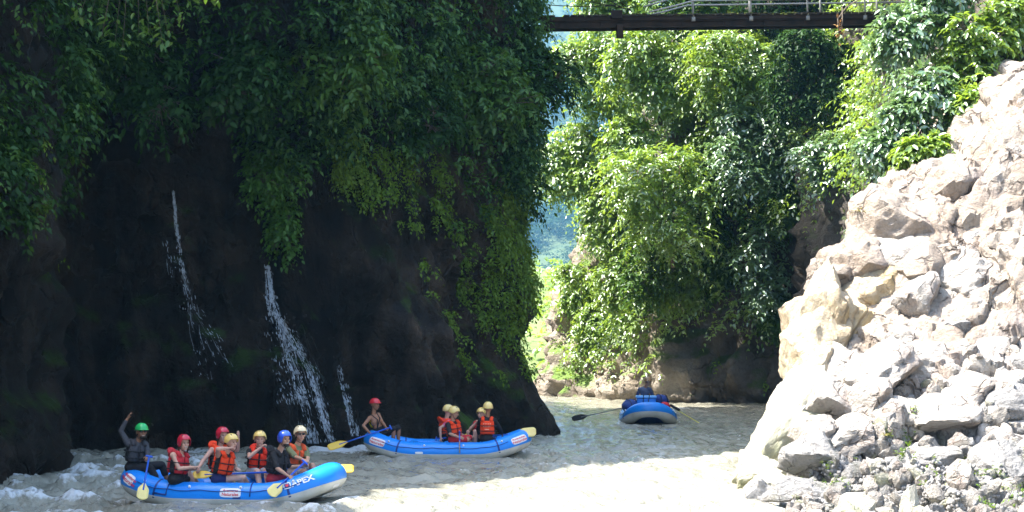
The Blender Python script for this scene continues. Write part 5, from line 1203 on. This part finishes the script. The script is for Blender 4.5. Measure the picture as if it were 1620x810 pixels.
P6 = person('bearded man in blue helmet and black shirt leaning forward with a paddle', Y1, (434, 757, -.62), (441, 714, -.64), (450, 695, -.70), (.62, -.78, 0), (.9, -.42, 0), (456, 753, -.95), (479, 737, -.45), (470, 778, -.3), (480, 774, .0),
       SK_M, (BH, 'full'), (BLACKC, BLACKC, True), (BLACKC, .42), (cmat('dark_red_shorts', (.32, .02, .035)), .7), voxel=.0085, re=(-.2, -.6, -.9), le=(.3, .3, -1), mouth='smile', hair=((.04, .03, .025), -1))
P7 = person('man in a cream helmet and dark sunglasses sitting near the bow of the near raft', Y1, (467, 748, .42), (470, 705, .38), (475, 687, .34), (.35, -.93, 0), (.55, -.83, 0), (481, 728, -.1), (487, 736, -.1), (497, 772, -.15), (505, 768, .05),
       SK_M, (CH, 'cap'), (ORANGE2, BLACKC, False), (cmat('olive_shirt', (.16, .18, .09)), .45), (cmat('grey_shorts', (.35, .36, .38)), .75), voxel=.009, re=(-.4, -.1, -1), le=(.8, 0, -1), glasses=True)
paddle('blue paddle held upright by the guide with its pale yellow blade at the water', (236, 722, -.48), (224, 790, -1.30), Y1, bm_=yellow_p, flat=(.2, -1, 0), blade_w=.21)
paddle('blue paddle slanting over the tube in front of the man in the blue helmet', (482, 731, -.50), (427, 783, -1.42), Y1, bm_=yellow_p, flat=(.1, -1, .2), blade_w=.22)
paddle('blue paddle lying level behind the people in the middle of the near raft', (425, 747, .0), (305, 752, -.15), Y1, flat=(0, -.7, .7), blade_w=.19, blade_l=.40)
paddle('blue paddle lying level with its yellow blade sticking out past the near bow', (438, 740, .25), (560, 742, .35), Y1, flat=(0, -.8, .6), bm_=yellow)
paddle('paddle resting against the leg of the person in swimwear with its yellow edge showing', (352, 748, .1), (374, 771, -.62), Y1, flat=(1, -.1, .2), bm_=yellow_p, blade_l=.34)
# ---- second raft
G2 = person('bare-chested guide in a red helmet steering the second raft with a long paddle', Y2, (603, 688, .0), (590, 655, .0), (593, 640, 0), (.85, -.5, -.1), (.8, -.6, 0), (585, 685, -.35), (612, 678, -.30), (622, 704, -.1), (630, 702, .2),
       SK_T, ((.60, .025, .04), 'half'), None, None, (BLACKC, .95), voxel=.011, re=(-.8, -.5, -.4), le=(.3, .3, -1))
mb = MB()
for s_ in (-1, 1): o, ri, fw, up = G2['fr']; tl = G2['tl']; mb.tube([o + up * tl * .35 + ri * .15 + fw * .1, o + up * tl * .7 + fw * .125 + ri * .05 * s_, o + up * tl * .99 + ri * .10 * s_ + fw * .04, o + up * tl * .75 + ri * .1 * s_ - fw * .13, o + up * tl * .35 - fw * .12], .014, 6)
patch(mb, G2['fr'], 0, 358, tl * .22, tl * .36, .150, .118, .02, 30, 4); mb.obj('harness', BLACKC, G2['root'], True, G2['org'])
mb = MB(); c = o + up * tl * .62 - fw * .20 - ri * .02; mb.capsule(c - up * .05, c + up * .05, .05, .045, 12, 4); mb.obj('rescue_bag', cmat('bright_yellow_bag', (.75, .60, .03)), G2['root'], True, G2['org'])
A2 = person('person in a cream helmet and pink sleeves on the far side of the second raft', Y2, (705, 692, .42), (706, 664, .42), (709, 650, .42), (.75, .6, 0), (.7, .4, 0), (697, 692, .1), (716, 694, .6), (720, 706, .2), (726, 706, .4),
       SK_L, (GY, 'cap'), (ORANGE, BLACKC, True), (cmat('pink_shirt', (.60, .12, .22)), .25), (BLACKC, .8), voxel=.011, re=(-1, -.3, -.4), le=(.2, .5, -1))
B2 = person('person in cream helmet and red shorts on the near side of the second raft', Y2, (719, 694, -.55), (716, 667, -.58), (718, 653, -.62), (.75, -.2, -.25), (.72, -.68, 0), (727, 692, -.85), (738, 692, -.4), (752, 708, -.1), (748, 706, .1),
       SK_M, (GY, 'cap'), (ORANGE, BLACKC, False), (BLACKC, .4), (cmat('red_shorts', (.50, .02, .03)), .85), voxel=.011, re=(.3, -.6, -.8), le=(.3, .3, -1), nod=.25, rk=(.9, 0, .5), lk=(.9, 0, .5))
C2 = person('person in a yellow helmet holding both hands to the face in the second raft', Y2, (759, 694, .25), (760, 668, .25), (762, 655, .22), (-.55, -.83, 0), (-.4, -.9, 0), (754, 668, .02), (760, 670, -.05), (752, 708, .0), (748, 708, .2),
       SK_L, (YH, 'cap'), (REDJ, BLACKC, False), (BLACKC, .3), (BLACKC, .8), voxel=.011, re=(-.8, -.5, -.9), le=(.6, -.5, -.9), rc=.5, lc=.5)
D2 = person('person seen from behind in orange life jacket near the second raft bow', Y2, (771, 693, -.60), (771, 661, -.60), (772, 646, -.60), (.05, 1, 0), (.05, 1, 0), (796, 690, -.25), (757, 690, -.2), (778, 708, .15), (768, 708, .15),
       SK_T, (GY, 'cap'), (ORANGE, BLACKC, False), (BLACKC, .9), (BLACKC, .8), voxel=.011, re=(1, -.2, -.6), le=(-1, -.2, -.6))
o, ri, fw, up = D2['fr']; tl = D2['tl']; mb = MB()
for a, w_ in ((.72, .17), (.58, .15), (.44, .09)):
    for i in range(5): mb.ell(o + up * tl * a - fw * .186 + ri * w_ * (i / 4 - .5), [ri * .014, fw * .006, up * .012], 8, 5)
mb.obj('print', cmat('pale_orange_print', (.85, .40, .28)), D2['root'], True, D2['org'])
mb = MB()
for i in range(7): mb.ell(o + ri * .155 - fw * (.02 * math.sin(i * 2.0) + .04) + up * (-.07 + i * .028), [ri * .03, fw * .05, up * .008], 8, 5)
mb.obj('shorts_pattern', cmat('blue_pattern', (.05, .12, .50)), D2['root'], True, D2['org'])
paddle('long blue paddle of the bare-chested guide with a yellow blade trailing behind', (618, 676, -.30), (519, 709, -.9), Y2, flat=(.1, -.8, .5), blade_w=.20, blade_l=.55)
paddle('paddle with a broad pale yellow blade lying across the bow of the second raft', (772, 690, -.2), (848, 683, -.35), Y2, flat=(0, -.85, .5), blade_w=.27, blade_l=.56, bm_=yellow_p)
paddle('paddle dipped straight down beside the red shorts on the second raft', (727, 684, -.80), (727, 716, -1.08), Y2, flat=(1, 0, .1), blade_w=.16, blade_l=.34, bm_=mat('tan_blade', (.5, .33, .16), .5))
paddle('paddle lying across the second raft, yellow blade showing behind the red shorts', (690, 694, .3), (755, 688, .1), Y2, flat=(0, -.7, .7), bm_=yellow)
# ---- gear raft: bags, boxes, oars and the rower
def sack(name, label, c, ax, m, strap=True):
    e = empty(name, Vector(c) - Vector((0, 0, Vector(ax[2]).length)), label, 'bag'); o = e.location.copy(); mb = MB(); n, m_ = 22, 14; V = []
    mb.ell(c, ax, 22, 14); Vv = mb.v[0]; mb.v[0] = np.array(c) + (Vv - np.array(c)) * (1 + .10 * fbm(Vv * 4, 3, 9)[:, None]); mb.obj('cloth', m, e, True, o)
    if strap:
        for t in (-.4, .4):
            s2 = MB(); a, b, c_ = [Vector(q) for q in ax]; s2.tube([Vector(c) + a * t + (b * math.cos(w) + c_ * math.sin(w)) * .97 for w in np.linspace(0, 2 * PI, 21)], .012, 6); s2.obj('strap', black, e, True, o)
    return e
navy = cmat('navy_bag', (.02, .05, .22)); 
def w3(x, y, dy): return px(x, y, Y3 + dy)
sack('dry_bag', 'dark blue duffel bag on the left side of the gear raft', w3(998, 643, .9), [(.28, .3, 0), (-.12, .5, 0), (0, 0, .25)], navy)
sack('dry_bag', 'dark blue rounded bag at the back right of the gear raft', w3(1046, 634, 1.3), [(.26, .1, 0), (-.1, .4, 0), (0, 0, .24)], navy)
sack('dry_bag', 'small red bag tucked at the right side of the gear raft', w3(1052, 643, .6), [(.17, 0, -.06), (0, .2, 0), (.05, 0, .15)], cmat('red_bag', (.5, .02, .03)), False)
e = empty('cooler', w3(1022, 654, .85), 'big light blue box strapped in the middle of the gear raft', 'cooler'); o = e.location.copy(); mb = MB(); mb.box(o + Vector((0, 0, .27)), (.66, .5, .5)); c = mb.obj('box', blue, e, False, o); bv = c.modifiers.new('b', 'BEVEL'); bv.width = .04; bv.segments = 3
mb = MB(); mb.box(o + Vector((0, 0, .57)), (.70, .54, .09)); c = mb.obj('lid', blue_l, e, False, o); bv = c.modifiers.new('b', 'BEVEL'); bv.width = .03; bv.segments = 3
mb = MB(); mb.tube([o + Vector(v) for v in ((-.18, -.26, .05), (-.12, -.29, .4), (-.1, -.28, .64), (-.1, .28, .64))], .014, 6); mb.tube([o + Vector(v) for v in ((.1, -.28, .64), (.05, -.29, .35), (-.12, -.275, .2))], .014, 6); mb.obj('strap', black, e, True, o)
H3 = person('rower in a tan helmet and grey blue shirt behind the load of the gear raft', Y3 + 2.0, (1020, 634, 0), (1020, 613, 0), (1025, 603, -.1), (.2, .98, -.1), (.1, 1, 0), (1040, 632, .35), (1003, 634, .35), (1030, 662, .6), (1014, 662, .6),
       SK_M, ((.42, .25, .12), 'cap'), None, (cmat('grey_blue_shirt', (.10, .13, .22)), .45), (GREYC, .8), voxel=.014)
oar_y = mat('yellow_oar_shaft', (.62, .55, .10), .5)
paddle('black-bladed oar reaching out to the left of the gear raft', (1000, 642, 1.1), (905, 663, .3), Y3, .62, .2, (0, -.9, .4), black, mat('grey_oar_shaft', (.16, .17, .15), .5), False, cat='oar')
paddle('yellow oar dipping into the water on the right of the gear raft', (1036, 628, 1.2), (1138, 688, .0), Y3, .5, .18, (0, -.9, .4), black, oar_y, False, cat='oar')
e = empty('oar_lock', w3(1067, 645, .55), 'black oar lock sleeve on the right oar of the gear raft', 'oar lock'); mb = MB(); a, b = w3(1061, 641, .85), w3(1074, 648, .68); mb.capsule(a, b, .045, .045, 10, 4); mb.obj('sleeve', black, e, True, e.location)

# ------------------------------------------------------------------ river haze
hz_m = bpy.data.materials.new('haze'); hz_m.use_nodes = True; t = hz_m.node_tree; t.nodes.remove(t.nodes['Principled BSDF'])
pv = t.nodes.new('ShaderNodeVolumePrincipled'); pv.inputs['Color'].default_value = (.25, .62, 1, 1); pv.inputs['Density'].default_value = .00015; pv.inputs['Anisotropy'].default_value = .2
t.links.new(pv.outputs[0], t.nodes['Material Output'].inputs['Volume'])
mb = MB(); mb.box((0, 2150, 598), (6200, 5600, 1205)); hz = mb.obj('haze', hz_m, None, False); tag(hz, kind='stuff')
